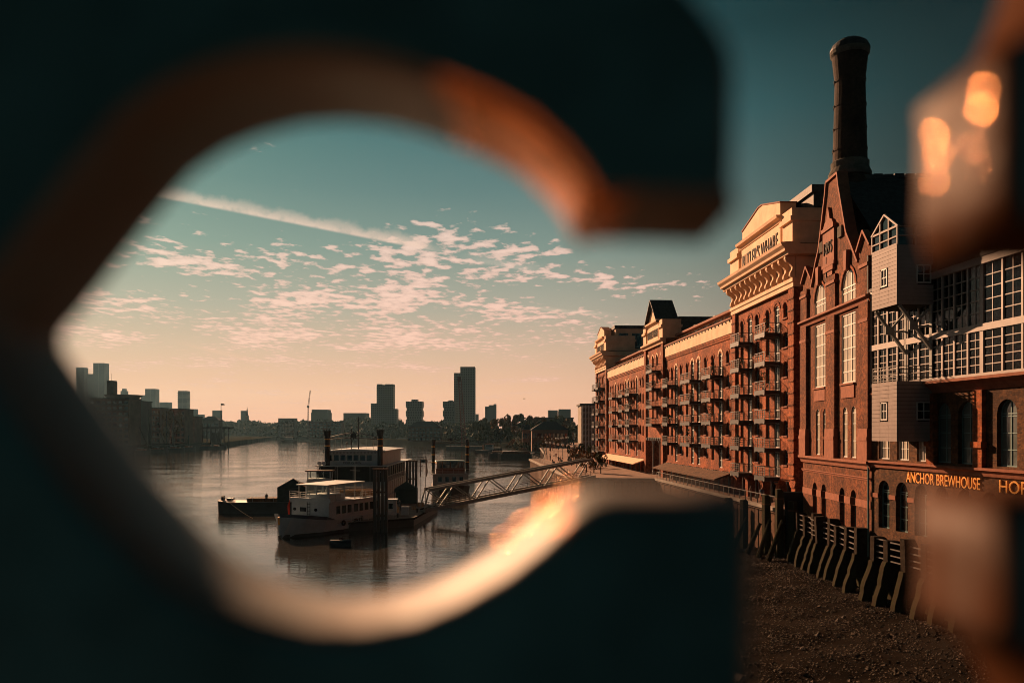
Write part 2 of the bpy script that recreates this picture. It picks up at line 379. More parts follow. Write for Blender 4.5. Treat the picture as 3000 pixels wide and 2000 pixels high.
def window(parent, name, hw, h, rise, loc, rz=0.0, fm='white_frame', gm='glass', nx=2, nz=3, fw=.09):
    key = (round(hw, 2), round(h, 2), round(rise, 2), fm, gm, nx, nz, fw)
    if key not in _win:
        f = MB(); n = 8; zs = h-rise
        top = lambda u: zs+rise*math.sqrt(max(0, 1-(u/hw)**2)) if rise > 0 else h
        f.box(-.05, .05, -hw, -hw+fw, 0, zs); f.box(-.05, .05, hw-fw, hw, 0, zs); f.box(-.055, .055, -hw, hw, -.02, fw)
        if rise > 0:
            pts = [(0, -(hw-fw/2)*math.cos(math.pi*i/n), zs+(rise-fw/2)*math.sin(math.pi*i/n)) for i in range(n+1)]
            for a, b in zip(pts, pts[1:]): f.beam(a, b, .09, fw)
        else: f.box(-.05, .05, -hw, hw, h-fw, h)
        for i in range(1, nx):
            u = -hw+2*hw*i/nx; f.box(-.035, .035, u-fw*.4, u+fw*.4, 0, top(u))
        for i in range(1, nz):
            z = h*i/nz
            if z < zs+.05: f.box(-.03, .03, -hw, hw, z-fw*.35, z+fw*.35)
        if rise > 0: f.box(-.04, .04, -hw, hw, zs-fw*.4, zs+fw*.4)
        g = MB(); pp = [(-hw, 0)]+([(-hw*math.cos(math.pi*i/n), zs+rise*math.sin(math.pi*i/n)) for i in range(n+1)] if rise > 0 else [(-hw, h), (hw, h)])+[(hw, 0)]
        g.prism(pp, 'x', .012, .03)
        _win[key] = (f.mesh(name, fm), g.mesh('pane', gm))
    a, b = _win[key]
    o = ob(name, a, parent=parent, loc=loc, rz=rz); ob('pane', b, parent=o); return o
_bal = {}
def balcony(parent, s0, L, z, depth=1.8):
    key = (round(L, 1), depth); L = key[0]
    if key not in _bal:
        d = MB(); d.box(-depth, -.01, 0, L, -.38, 0); d.box(-depth-.02, -depth+.08, -.02, L+.02, -.42, .10)
        r = MB(); H = 1.12
        nf = max(3, int(L/.85)); ns = 3
        ps = [(-depth+.05, L*i/nf*.97+.05*(1-i/nf)) for i in range(nf+1)]+[(-depth+.05+(depth-.1)*i/ns, y) for i in range(1, ns+1) for y in (.05, L-.05)]
        for x, y in ps: r.box(x-.03, x+.03, y-.03, y+.03, 0, H)
        for zz, t in ((H, .034), (.82, .017), (.54, .017), (.27, .017)):
            r.box(-depth+.05-t, -depth+.05+t, 0, L, zz-t, zz+t)
            for y in (.05, L-.05): r.box(-depth+.08, -.01, y-t, y+t, zz-t, zz+t)
        b = MB()
        b.box(-depth-.03, -depth+.27, -.13, .13, -.52, -.303); b.beam((-depth+.2, 0, -.38), (-.01, 0, -.62), .10, .10)
        _bal[key] = (d.mesh('balcony', 'black_iron'), r.mesh('railing', 'rail_paint'), b.mesh('bracket', 'rail_paint'))
    a, r, b = _bal[key]
    o = ob('balcony', a, parent=parent, loc=(0, s0, z)); ob('railing', r, parent=o)
    for i in range(3): ob('bracket', b, parent=o, loc=(0, .25+(L-.5)*i/2, 0))
    return o
# ------------------------------------------------------------------ the setting: river, banks, foreshore
mb = MB(); mb.quad((-4500, -60, 0), (3500, -60, 0), (3500, 6000, 0), (-4500, 6000, 0))
ob('river_water', mb, 'river_water', kind='structure', label='wide tidal river with small ripples reflecting the pale sky')
def bank(name, pts, z1, m='land', z0=-2.0):
    return ob(name, MB().prism(pts, 'z', z0, z1), m, kind='structure')
fb = [W(668, 1284), W(760, 1284.6), W(900, 1287), W(1040, 1291), W(1130, 1297), W(1240, 1302), W(1420, 1309), W(1500, 1313), W(1560, 1318)]
bank('far_bank', [(-4400, 5900), (-4400, 1900), (-1500, 1700)]+[(p.x, p.y) for p in fb]+[(90, 560), (600, 560), (600, 5900)], 4.2)
nb_ = [W(300, 1338), W(395, 1330), W(500, 1323), W(600, 1316.5), W(664, 1312.5)]
bank('north_bank', [(-4300, 300), (-700, 330)]+[(p.x-10, p.y+8) for p in nb_]+[(-440, 1500), (-4300, 1880)], 4.4)
# south bank wharf: walkway under the warehouses, wide promenade beyond
bank('south_bank', [(33, 20), (30.3, 84), (27.5, 107), (23.5, 150), (21, 215), (16, 300), (15, 380), (22, 470), (34, 555), (590, 555), (590, 20)], 4.0)
wharf_pts = [(28.6, 84.2), (27.4, 106), (25.2, 140), (10.4, 141.5), (5.2, 236), (9.5, 238), (12.0, 300), (14, 400), (22, 470), (34, 556), (120, 556), (120, 84.2)]
wh = ob('wharf_deck', MB().prism(wharf_pts, 'z', 5.6, 6.2), 'paving', kind='structure')
mbw = MB()
for (x0, y0), (x1, y1) in zip(wharf_pts[:9], wharf_pts[1:10]):
    n = max(1, int(math.hypot(x1-x0, y1-y0)/1.15))
    for i in range(n):
        a, b = i/n+.06/n, (i+1)/n-.06/n; o_ = .03*((i*7) % 3)
        p, q = (x0+(x1-x0)*a+.3, y0+(y1-y0)*a+.3), (x0+(x1-x0)*b+.3, y0+(y1-y0)*b+.3)
        mbw.beam((p[0]+o_, p[1]+o_, 2.6), (q[0]+o_, q[1]+o_, 2.6), .25, 6.0)
ob('sheet_piling', mbw, 'rust', parent=wh)['kind'] = 'stuff'
cop = MB()
for (x0, y0), (x1, y1) in zip(wharf_pts[:9], wharf_pts[1:10]): cop.beam((x0, y0, 6.05), (x1, y1, 6.05), .5, .36)
ob('coping', cop, 'concrete', parent=wh)
# foreshore: gravel sheet, sloping into the water
fs = MB(); rows = 46; colsn = 40
def shore_z(x, y):
    xe = 1.0+y*.16; t = (x-xe)/(31.0-xe)
    return -0.25+1.65*max(-.3, min(1.2, t))+.10*math.sin(x*1.3+y*.4)+.07*math.sin(y*1.1-x*.7)
for j in range(rows+1):
    for i in range(colsn+1):
        y = 18+j*(108-18)/rows; x0 = -2+y*.16; x = x0+(33.5-x0)*i/colsn
        fs.v.append((x, y, shore_z(x, y)))
fs.f = [(j*(colsn+1)+i, j*(colsn+1)+i+1, (j+1)*(colsn+1)+i+1, (j+1)*(colsn+1)+i) for j in range(rows) for i in range(colsn)]
ob('foreshore', fs, 'mud', kind='structure', smooth=True)
# loose stones on it
st = MB()
for i in range(42000):
    y = 22+66*(rnd.random()**1.2); xa = 3+y*.16; x = xa+(31.2-xa)*rnd.random(); r = .03+.10*rnd.random()**3.0+(.22*rnd.random() if i % 150 == 0 else 0)
    z = shore_z(x, y); a = rnd.random()*6.28; fl = .55+.5*rnd.random()
    pts = [(x+r*math.cos(a+k*1.571)*(1 if k % 2 else .7), y+r*math.sin(a+k*1.571)*(1 if k % 2 else .7), z+r*fl*.2*(k % 2)) for k in range(4)]
    st.add(pts+[(x+r*.2, y, z+r*fl)], ((0, 1, 4), (1, 2, 4), (2, 3, 4), (3, 0, 4)))
ob('shingle', st, 'pebble', kind='stuff', label='loose dark shingle strewn over the foreshore below the brick wall')

# ------------------------------------------------------------------ the bridge parapet we look through
foot = MB().box(-6, 6, -2.6, .62, CZ-1.55, CZ-1.25)
ob('footway', foot, 'concrete', kind='structure', label='bridge footway behind the cast iron parapet')
PD, PK = .32, 1.24                          # distance of the near face, far face ratio
ps = 1.2755/F*PD; pcx = (2000-1176)*ps; pcz = CZ+(980-780)*ps
L_ = [(1672, 428), (1530, 424), (1405, 424), (1372, 430), (1345, 372), (1300, 318), (1225, 250), (1130, 200), (1032, 160), (933, 124), (834, 100), (710, 88), (586, 97), (462, 130), (363, 172), (263, 240),
      (139, 385), (53, 496), (-34, 608), (-112, 700), (-109, 757), (-59, 831), (3, 918), (77, 1017), (152, 1123), (239, 1216), (338, 1315), (437, 1389),
      (561, 1439), (710, 1470), (834, 1466), (958, 1439), (1057, 1395), (1169, 1330), (1250, 1265), (1320, 1200), (1368, 1168), (1420, 1158), (1560, 1160), (1672, 1164)]
lobe = [(x-2000, 780-y) for x, y in L_]
lo_top = [(y*.868, -x+50) for x, y in lobe]                 # same lobe turned upwards
hole = []
hole += lobe                                                  # left, top corner to bottom corner
hole[-1] = (-290, -382)
hole += [(-290, -420), (-290, -800)]+[(x+35 if x > 200 else x, -y) for x, y in lo_top[::-1] if not (x < -200 and y < 860)]                   # bottom lobe, left corner to right corner
hole += [(-x+35, y*.82 if y > 0 else y) for x, y in lobe[::-1]]  # right lobe, bottom corner to top corner
hole += [(x+35 if x > 200 else x, y) for x, y in lo_top]                                                # top lobe, right corner to left corner
def panel_mesh():
    cu = bpy.data.curves.new('panel', 'CURVE'); cu.dimensions = '2D'; cu.fill_mode = 'BOTH'
    th = PD*(PK-1); cu.extrude = th/2-.009; cu.bevel_depth = .009; cu.bevel_resolution = 2; cu.offset = -.004
    def spline(pts):
        s = cu.splines.new('POLY'); s.points.add(len(pts)-1); s.use_cyclic_u = True
        for p, q in zip(s.points, pts): p.co = (*q, 0, 1)
    H = .418
    spline([(-.4, -H), (.4, -H), (.4, H), (-.4, H)])
    pts = []
    hp = [(x*ps, y*ps) for x, y in hole]
    for a in hp:
        if not pts or math.hypot(a[0]-pts[-1][0], a[1]-pts[-1][1]) > .004: pts.append(a)
    spline(pts)
    o = bpy.data.objects.new('panel', cu); col.objects.link(o); bpy.context.view_layer.update()
    me = bpy.data.meshes.new_from_object(o.evaluated_get(bpy.context.evaluated_depsgraph_get())); bpy.data.objects.remove(o)
    for v in me.vertices:
        x, y, z = v.co; v.co = (x, z+PD+th/2, y)
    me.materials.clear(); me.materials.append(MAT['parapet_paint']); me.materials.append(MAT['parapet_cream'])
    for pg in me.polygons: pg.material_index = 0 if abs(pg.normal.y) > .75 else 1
    return me
pm = panel_mesh()
drops = MB()
side = ['framing the river view', 'joined to the left of the framing one', 'joined to the right of the framing one']
for k, dxp in ((0, 0.0), (1, -.812), (2, .812)):
    e = empty('parapet_panel', (pcx+dxp, 0, pcz), group='cast iron parapet panels', cat='railing',
              label='pierced cast iron quatrefoil parapet panel, '+side[k])
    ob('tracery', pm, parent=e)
    r = MB(); r.prism([(PD-.03, .42), (PD+.115, .42), (PD+.125, .46), (PD+.10, .52), (PD-.015, .52), (PD-.04, .46)], 'x', -.405, .405)
    ob('top_rail', r, 'parapet_paint', parent=e)
    b = MB(); b.box(-.405, .405, PD-.05, PD+.14, CZ-1.25-pcz, -.42); ob('plinth', b, 'parapet_paint', parent=e)
    if k == 0:
        def glint_stud(x, y, dpt, R_, nx_, nz_, cap=.0038):
            """domed rivet, added to make a sun glint on the inner edge"""
            k_ = .0052+cap-R_
            ob('glint_stud', MB().ball(((x-2000)*ps+nx_*k_, PD+dpt, (780-y)*ps+nz_*k_), R_, 20, 14), 'glint_copper', parent=e, smooth=True)
        for x, y, dpt, R_ in ((1368, 1170, .066, .0062), (1306, 1214, .066, .0080), (1242, 1270, .066, .0072), (1190, 1316, .066, .0058)): glint_stud(x, y, dpt, R_, -.63, .77)
        for z, dpt, R_ in ((625, .016, .0065), (578, .018, .0085), (600, .056, .0060), (535, .052, .0065), (470, .056, .0050), (430, .020, .0050), (500, .024, .0040), (-440, .05, .0045)): glint_stud(2365, 780-z, dpt, R_, -1.0, 0.0)

# ------------------------------------------------------------------ brick gabled brewery building with the round chimney
def z_at(fr, px, py): return fr.z(px, py)
G = Fr('gabled_brewery', 29.65, 65.7, .043, cat='building',
       label='red brick brewery building with steep stepped gable, tall windows and round chimney')
g = G.e; GW = 17.5
S = G.s
tallL, tallR = (S(2387)+S(2420))/2, (S(2465)+S(2507))/2
hwL = hwR = 1.62
pairs = [S(2396), S(2417), S(2476), S(2501)]
lows = [S(2387), S(2413), S(2467), S(2500)]
m = MB()
wall(m, FX(0), 0, GW, 1.0, 8.05, [(c, .62, [(5.9, 8.05, 0)]) for c in lows], .5)
wall(m, FX(0), 0, GW, 8.7, 11.3, [(c, .62, [(8.7, 8.75, .62)]) for c in lows], .5)
wall(m, FX(0), 0, GW, 12.0, 17.3, [(c, .55, [(12.15, 16.1, .55)]) for c in pairs], .3)
wall(m, FX(0), 0, GW, 17.3, 25.2, [(tallL, hwL, [(18.75, 24.95, 0)]), (tallR, hwR, [(18.75, 24.95, 0)])], .3)
wall(m, FX(0), 0, GW, 25.8, 29.0, [(tallL, hwL, [(25.85, 27.3, 1.55)]), (tallR, hwR, [(25.85, 27.3, 1.55)])], .3)
# gable above, side wall, back
gp = [(2.6, 29.0), (14.6, 29.0), (13.2, 31.2), (12.4, 32.2), (10.6, 37.0), (10.3, 38.2), (7.4, 38.2), (7.1, 37.0), (5.2, 32.2), (4.2, 31.0)]
m.prism(gp, 'x', 0, .7)
for s0, s1 in ((0.0, 2.6), (14.6, 17.5)):
    m.prism([(s0, 29.0), (s1, 29.0), (s1, 29.9), ((s0+s1)/2, 31.3), (s0, 29.9)], 'x', 0, .9)
m.quad((0, 0, 1), (22, 0, 1), (22, 0, 30), (0, 0, 30)); m.quad((0, GW, 1), (22, GW, 1), (22, GW, 30), (0, GW, 30))
m.quad((22, 0, 1), (22, GW, 1), (22, GW, 30), (22, 0, 30))
ob('wall', m, 'brick_gable', parent=g)
for s0, s1 in ((0.0, 2.6), (14.6, 17.5)):
    ob('gablet_coping', MB().beam((-.02, s0-.1, 29.85), (-.02, (s0+s1)/2, 31.35), .5, .22).beam((-.02, s1+.1, 29.85), (-.02, (s0+s1)/2, 31.35), .5, .22), 'terracotta', parent=g)
for a, b in zip(gp[1:], gp[2:]+gp[:1]):
    if a[1] < 29.2 and b[1] < 29.2: continue
    ob('gable_coping', MB().beam((.30, a[0], a[1]), (.30, b[0], b[1]), 1.0, .24), 'terracotta', parent=g)
def course(parent, name, z0, z1, out, y0=-.15, y1=None, mt='terracotta', prof=None):
    y1 = GW+.15 if y1 is None else y1
    h = z1-z0
    pr = prof or [(.05, z0), (-out*.35, z0), (-out*.5, z0+h*.4), (-out, z0+h*.7), (-out, z1), (.05, z1)]
    return ob(name, MB().prism(pr, 'y', y0, y1), mt, parent=parent)
course(g, 'cornice', 25.2, 25.8, .55); course(g, 'cornice', 11.3, 12.0, .5); course(g, 'string_course', 10.35, 10.62, .14)
ob('stone_band', wall(MB(), FX(-.06), 0, GW, 8.05, 8.7, [(c, .62, [(8.05, 8.7, 0)]) for c in lows], .5), 'terracotta', parent=g)
# pilaster strips with stepped terracotta bases
for s0, s1 in ((-.02, 1.9), (7.6, 9.9), (15.6, GW+.02)):
    ob('pilaster', MB().box(-.32, .02, s0, s1, 12.0, 25.2).box(-.26, .02, s0, s1, 25.8, 29.0), 'brick_gable', parent=g)
    ob('pilaster_base', MB().box(-.42, -.02, s0-.06, s1+.06, 12.003, 13.7).box(-.46, -.02, s0-.1, s1+.1, 13.7, 14.0).box(-.40, -.02, s0-.04, s1+.04, 14.0, 14.7), 'terracotta', parent=g)
    for z_ in (23.6, 28.2): ob('pilaster_band', MB().box(-.37, -.02, s0-.04, s1+.04, z_, z_+.27), 'terracotta', parent=g)
for c in (tallL, tallR):
    window(g, 'tall_window', hwL, 6.2, 0, (.12, c, 18.75), nx=3, nz=6, gm='glass_cream', fw=.14)
    window(g, 'arched_window', hwL, 3.0, 1.55, (.12, c, 25.85), nx=3, nz=3, gm='glass_cream', fw=.13)
    ob('window_apron', MB().box(-.10, .02, c-1.5, c+1.5, 17.45, 18.6).box(-.22, .02, c-1.6, c+1.6, 18.6, 18.75), 'terracotta', parent=g)
    ob('keystone', MB().prism([(c-.28, 28.75), (c+.28, 28.75), (c+.42, 30.5), (c-.42, 30.5)], 'x', -.35, -.02), 'terracotta', parent=g)
    ob('window_hood', MB().add(*(lambda P_: (P_, [(i, i+1, 10+i, 9+i) for i in range(8)]))([(-.10, c-1.70*math.cos(math.pi*i/8), 27.3+1.70*math.sin(math.pi*i/8)) for i in range(9)]+[(-.10, c-1.95*math.cos(math.pi*i/8), 27.3+1.95*math.sin(math.pi*i/8)) for i in range(9)])), 'brick_red', parent=g)
for c in pairs: window(g, 'lancet_window', .55, 4.5, .55, (.12, c, 12.15), nx=1, nz=3, gm='glass_cream', fw=.10)
for c in lows: window(g, 'lancet_window', .62, 3.47, .62, (.42, c, 5.9), nx=2, nz=4, fm='teal_frame', fw=.08)
# date panel and plaques
dp = (S(2417)+S(2450))/2
d = ob('date_panel', MB().box(-.22, -.02, dp-1.5, dp+1.5, 30.3, 33.4).box(-.36, -.02, dp-1.65, dp+1.65, 33.4, 33.75).box(-.30, -.02, dp-1.6, dp+1.6, 30.0, 30.3)
       .prism([(dp-1.4, 33.75), (dp+1.4, 33.75), (dp+.9, 34.3), (dp+.45, 34.4), (dp, 35.6), (dp-.45, 34.4), (dp-.9, 34.3)], 'x', -.25, -.02), 'terracotta', parent=g)
ob('date_lettering', text_mesh('1895', 'lettering_dark', 1.15, 2.2), parent=d, loc=(-.235, dp+1.1, 31.2))
ob('swag', MB().box(-.28, -.02, dp-1.3, dp+1.3, 29.55, 30.0).box(-.18, -.02, dp-.9, dp+.9, 29.1, 29.55), 'terracotta', parent=d)
for px, z in ((2410, 31.8), (2465, 32.1)):
    s0 = S(px); ob('plaque', MB().box(-.20, -.02, s0-.5, s0+.5, z, z+1.0), 'soot_stone', parent=g)
# roof and chimney
rf = MB(); apex = 8.85
rf.quad((.7, apex, 38.1), (24, apex, 38.1), (24, -.4, 29.6), (.7, -.4, 29.6)); rf.quad((.7, apex, 38.1), (24, apex, 38.1), (24, 17.9, 29.6), (.7, 17.9, 29.6))
rf.box(.7, 24, apex-.2, apex+.2, 38.05, 38.3)
ro = ob('roof', rf, 'slate', parent=g)
for i in range(24): ob('ridge_tile', MB().box(.75+i*.97, 1.6+i*.97, apex-.24, apex+.24, 38.3, 38.40+.04*(i % 2)), 'slate', parent=ro)
cw = P(2490, 300, 75.6); cl = g.matrix_world
ang = -G.rz; ddx, ddy = cw.x-G.X0, cw.y-G.Y0
cx_, cy_ = math.cos(ang)*ddx-math.sin(ang)*ddy, math.sin(ang)*ddx+math.cos(ang)*ddy
zt = lambda py: CZ+(HZ-py)/F*75.6
ch = ob('chimney', MB().lathe([(1.75, 30), (1.75, 37.5), (1.58, zt(520)), (1.58, zt(480)), (1.54, zt(470)), (1.36, zt(245)), (1.36, zt(240)), (1.60, zt(170)), (1.62, zt(165))], (cx_, cy_, 0), 28), 'brick_sooty', parent=g, smooth=False)
ob('chimney_base_ring', MB().lathe([(1.9, zt(520)), (1.95, zt(512)), (1.70, zt(495)), (1.72, zt(478)), (1.56, zt(474))], (cx_, cy_, 0), 28), 'soot_stone', parent=ch)
ob('chimney_ring', MB().lathe([(1.62, zt(168)), (1.76, zt(162)), (1.78, zt(152)), (1.62, zt(150))], (cx_, cy_, 0), 28), 'soot_stone', parent=ch)
ob('chimney_cap', MB().lathe([(1.80, zt(152)), (1.78, zt(146)), (1.60, zt(134)), (1.30, zt(126)), (1.0, zt(122)), (.98, zt(120))], (cx_, cy_, 0), 28), 'slate', parent=ch)
for py, r in ((240, 1.42), (312, 1.455), (380, 1.50), (442, 1.55)):
    ob('iron_band', MB().lathe([(r-.05, zt(py)-.10), (r+.012, zt(py)-.10), (r+.012, zt(py)+.10), (r-.05, zt(py)+.10)], (cx_, cy_, 0), 28), 'brick_sooty', parent=ch)
    ob('band_bolt', MB().box(cx_-r-.09, cx_-r-.0, cy_-.06, cy_+.06, zt(py)-.06, zt(py)+.06), 'soot_stone', parent=ch)
ob('drainpipe', MB().tube((-.2, .12, 2), (-.2, .12, 29), .09), 'teal_frame', parent=g)
ob('drainpipe', MB().tube((-.2, 9.98, 12.2), (-.2, 9.98, 31), .08), 'black_iron', parent=g)

# ------------------------------------------------------------------ boiler house: brown brick below, glazed storeys and boarded bays above
B = Fr('glazed_brewery', 32.2, 36.0, -.0857, cat='building',
       label='brown brick brewery wing with glazed upper storeys and pale boarded projecting bays')
b = B.e; S = B.s; BL = S(2552)-.02
m = MB()
low3 = [S(2589.5), S(2642), S(2698)]; low3 += [low3[2]-(low3[0]-low3[2])/2*k for k in (1, 2, 3)]
up3 = [S(2590), S(2645), S(2705)]; arch3 = [S(2762), S(2832), S(2950)]
wall(m, FX(0), 0, BL, 1.0, 11.55, [(c, .80, [(6.7, 9.75, .8)]) for c in low3 if c > 2], .6)
wall(m, FX(0), 0, BL, 12.1, 17.2, [(c, .78, [(12.25, 14.0, 0)]) for c in up3]+[(c, .9, [(12.25, 15.6, .9)]) for c in arch3], .5)
m.quad((0, 0, 1), (20, 0, 1), (20, 0, 17.2), (0, 0, 17.2)); m.quad((20, 0, 1), (20, BL, 1), (20, BL, 17.2), (20, 0, 17.2))
m.quad((0, BL, 1), (20, BL, 1), (20, BL, 17.2), (0, BL, 17.2))
ob('wall', m, 'brick_brown', parent=b)
course(b, 'cornice', 11.55, 12.1, .4, -.1, BL-.02)
ob('coving', MB().prism([(.1, 17.2), (-.10, 17.2), (-.18, 17.35), (-.40, 17.6), (-.75, 17.8), (-.85, 17.85), (-.85, 18.05), (.1, 18.05)], 'y', -.1, S(2735)), 'terracotta', parent=b)
course(b, 'string_course', 17.2, 17.6, .2, S(2735)+.02, BL-.02)
for c in up3: window(b, 'window', .78, 1.75, 0, (.18, c, 12.25), nx=3, nz=2, gm='glass_cream')
for c in arch3: window(b, 'arched_window', .9, 4.25, .9, (.32, c, 12.25), nx=2, nz=4, fm='teal_frame', gm='glass_pale')
for c in low3:
    if c > 2:
        window(b, 'arched_window', .8, 3.85, .8, (.38, c, 6.7), nx=2, nz=4, fm='teal_frame')
bs = MB(); uu = sorted([c for c in low3 if c > 2])
for a, c in zip([0]+uu, uu+[BL]):
    bs.box(-.07, .02, a+(.8 if a else 0), c-(.8 if c < BL else 0), 9.1, 9.45)
ob('stone_band', bs, 'terracotta', parent=b)
for px in (2875, 2735):
    s0 = S(px); ob('pilaster', MB().box(-.3, .02, s0-.45, s0+.45, 12.1, 17.2).box(-.42, .02, s0-.55, s0+.55, 13.4, 13.8), 'brick_red', parent=b)
t1, t0 = S(2659), S(2876.6)
ob('sign_lettering', text_mesh('ANCHOR BREWHOUSE', 'gold', .80, t1-t0, .10), parent=b, loc=(-.02, t1, 10.62))
ob('sign_lettering', text_mesh('HOR', 'gold', .80, 2.6, .10), parent=b, loc=(-.02, S(2932), 10.62))
# interior of the glazed storeys
it = MB(); it.box(.5, 20, 0, BL-.03, 18.05, 18.2); it.box(.25, 20, 0, BL-.03, 21.15, 21.4); it.box(3.5, 3.7, 0, BL-.03, 18.2, 21.15); it.box(3.5, 3.7, 0, BL-.03, 21.4, 25.6)
ob('interior_floor', it, 'interior', parent=b)
vx = [2555, 2576, 2603, 2632, 2662, 2694, 2731, 2764, 2799, 2839, 2880, 2941, 3000]
vs = [S(x) for x in vx]; vs[0] = BL-.12; vs += [vs[-1]-2.6, vs[-1]-5.2, vs[-1]-7.8, .3]
for i, s0 in enumerate(vs):
    wd = .17 if i == 10 else .085
    ob('glazing_post', MB().box(-.12, .12, s0-wd, s0+wd, 18.06, 25.7), 'glazing_white', parent=b)
for z0, z1, x0 in ((18.052, 18.3, -.16), (21.05, 21.5, -.16), (25.4, 25.9, -.2)):
    ob('glazing_beam', MB().box(x0, .16, .1, BL-.02, z0, z1), 'glazing_white', parent=b)
for i, (a, c) in enumerate(zip(vs[1:], vs)):
    for z0, z1 in ((18.3, 21.05), (21.5, 25.4)):
        n = 5
        ob('glazing_mullion', MB().box(-.05, .05, (a+c)/2-.03, (a+c)/2+.03, z0, z1), 'glazing_white', parent=b)
        for k in range(1, n): ob('glazing_bar', MB().box(-.06, .06, a+.09, c-.09, z0+(z1-z0)*k/n-.03, z0+(z1-z0)*k/n+.03), 'glazing_white', parent=b)
        ob('pane', MB().box(-.012, .012, a+.09, c-.09, z0, z1), 'clear_glass', parent=b)
        if (i*3+int(z0)) % 4 in (1, 2): ob('blind', MB().box(.20, .24, a+.15, c-.15, z0+(z1-z0)*(.12 if i % 2 else .4), z1-.05), 'blind', parent=b)
    ob('spandrel', MB().box(.02, .10, a+.09, c-.09, 20.35, 20.95), 'glazing_white', parent=b)
# flat roof behind with the glazed roof house
ob('roof', MB().box(-.25, 20, -.1, BL-.02, 25.9, 26.15), 'slate', parent=b)
def planks(parent, y0, y1, x0, x1, z0, z1, n, win=None):
    """boards on the river front and the bridge side of a bay"""
    for i in range(n):
        a, c = z0+(z1-z0)*i/n, z0+(z1-z0)*(i+1)/n-.02
        for j in range(3):
            ya, yc = y0+(y1-y0)*j/3+.008, y0+(y1-y0)*(j+1)/3-.008
            if win and j == 1 and a < win[1] and c > win[0]: continue
            ob('plank', MB().box(x0-.05+.004*((i+j) % 2), x0, ya, yc, a, c), 'weatherboard', parent=parent)
        for xa, xc in ((x0, x0+1.22), (x0+1.235, x1)):
            if win and xa > x0 and a < win[1] and c > win[0]:
                ob('plank', MB().box(xa, xa+.25, y0-.04, y0, a, c), 'weatherboard', parent=parent); continue
            ob('plank', MB().box(xa, xc, y0-.04+.004*(i % 2), y0, a, c), 'weatherboard', parent=parent)
by0, by1 = (57.4-36)*B.nn, (60.75-36)*B.nn; bd = -2.7
for z0, z1, top in ((23.6, 27.9, True), (13.75, 18.1, False)):
    core = ob('boarded_bay', MB().box(bd, -.02, by0, by1, z0, z1), 'timber', parent=b)
    planks(core, by0, by1, bd, -.02, z0, z1, 15, (z0+1.55, z0+2.85))
    window(core, 'window', .42, 1.3, 0, (bd-.02, (by0+by1)/2, z0+1.55), nx=2, nz=2, fw=.08)
    window(core, 'window', .55, 1.3, 0, (-.75, by0-.03, z0+1.55), rz=R(90), nx=2, nz=2, fw=.08)
    if top:
        ym = (by0+by1)/2
        fr = MB()
        for y in (by0, by0+(by1-by0)/3, by0+2*(by1-by0)/3, by1):
            zt_ = 29.2+1.2*(1-abs(y-ym)/(ym-by0)); fr.box(bd-.05, bd+.05, y-.06, y+.06, 27.9, zt_)
        fr.box(bd-.05, bd+.05, by0, by1, 28.45, 28.55); fr.box(bd-.05, bd+.05, by0, by1, 29.15, 29.3); fr.box(bd-.06, bd+.06, by0, by1, 27.86, 28.0)
        fr.beam((bd, by0-.1, 29.2), (bd, ym, 30.45), .14, .14); fr.beam((bd, by1+.1, 29.2), (bd, ym, 30.45), .14, .14)
        for x in (-1.35, -.05): fr.box(x-.06, x+.06, by0-.04, by0+.05, 27.9, 29.2)
        fr.box(bd, -.02, by0-.045, by0+.05, 28.5, 28.6); fr.box(bd, -.02, by0-.05, by0+.06, 29.15, 29.3)
        lan = ob('lantern_frame', fr, 'weatherboard', parent=core)
        ob('pane', MB().box(bd+.06, -.05, by0+.06, by0+.08, 27.9, 29.2), 'glass', parent=lan)
        ob('pane', MB().prism([(by0+.05, 27.9), (by1-.05, 27.9), (by1-.05, 29.2), (ym, 30.35), (by0+.05, 29.2)], 'x', bd+.07, bd+.09), 'glass', parent=lan)
        ob('lantern_roof', MB().prism([(by0-.1, 29.22), (ym, 30.42), (by1+.1, 29.22), (by1+.1, 29.32), (ym, 30.54), (by0-.1, 29.32)], 'x', bd+.08, 0), 'slate', parent=lan)
    else:
        rl = MB()
        for x, y in [(bd+.05, by0+.05+(by1-by0-.1)*i/3) for i in range(4)]+[(bd+.05-(bd+.05)*i/3-.1, by0+.05) for i in range(1, 4)]:
            rl.box(x-.035, x+.035, y-.035, y+.035, z1, z1+1.1)
        for z in (1.1, .85, .55, .3, .1):
            rl.box(bd+.02, bd+.08, by0, by1, z1+z-.025, z1+z+.025); rl.box(bd, -.02, by0+.02, by0+.08, z1+z-.025, z1+z+.025)
        ob('railing', rl, 'rail_paint', parent=core)
for y in (by0+.1, by1-.1):
    ob('bay_strut', MB().beam((bd+.2, y, 23.55), (-.1, y, 20.4), .2).beam((-1.45, y, 22.05), (-.3, y, 23.3), .14).beam((-1.4, y, 22.05), (-.1, y, 22.05), .12).box(-1.75, -1.15, y-.08, y+.08, 21.8, 22.4), 'steel_grey', parent=b)
    ob('bay_bracket_post', MB().box(-.16, -.125, y-.16, y+.16, 18.3, 23.6), 'steel_grey', parent=b)
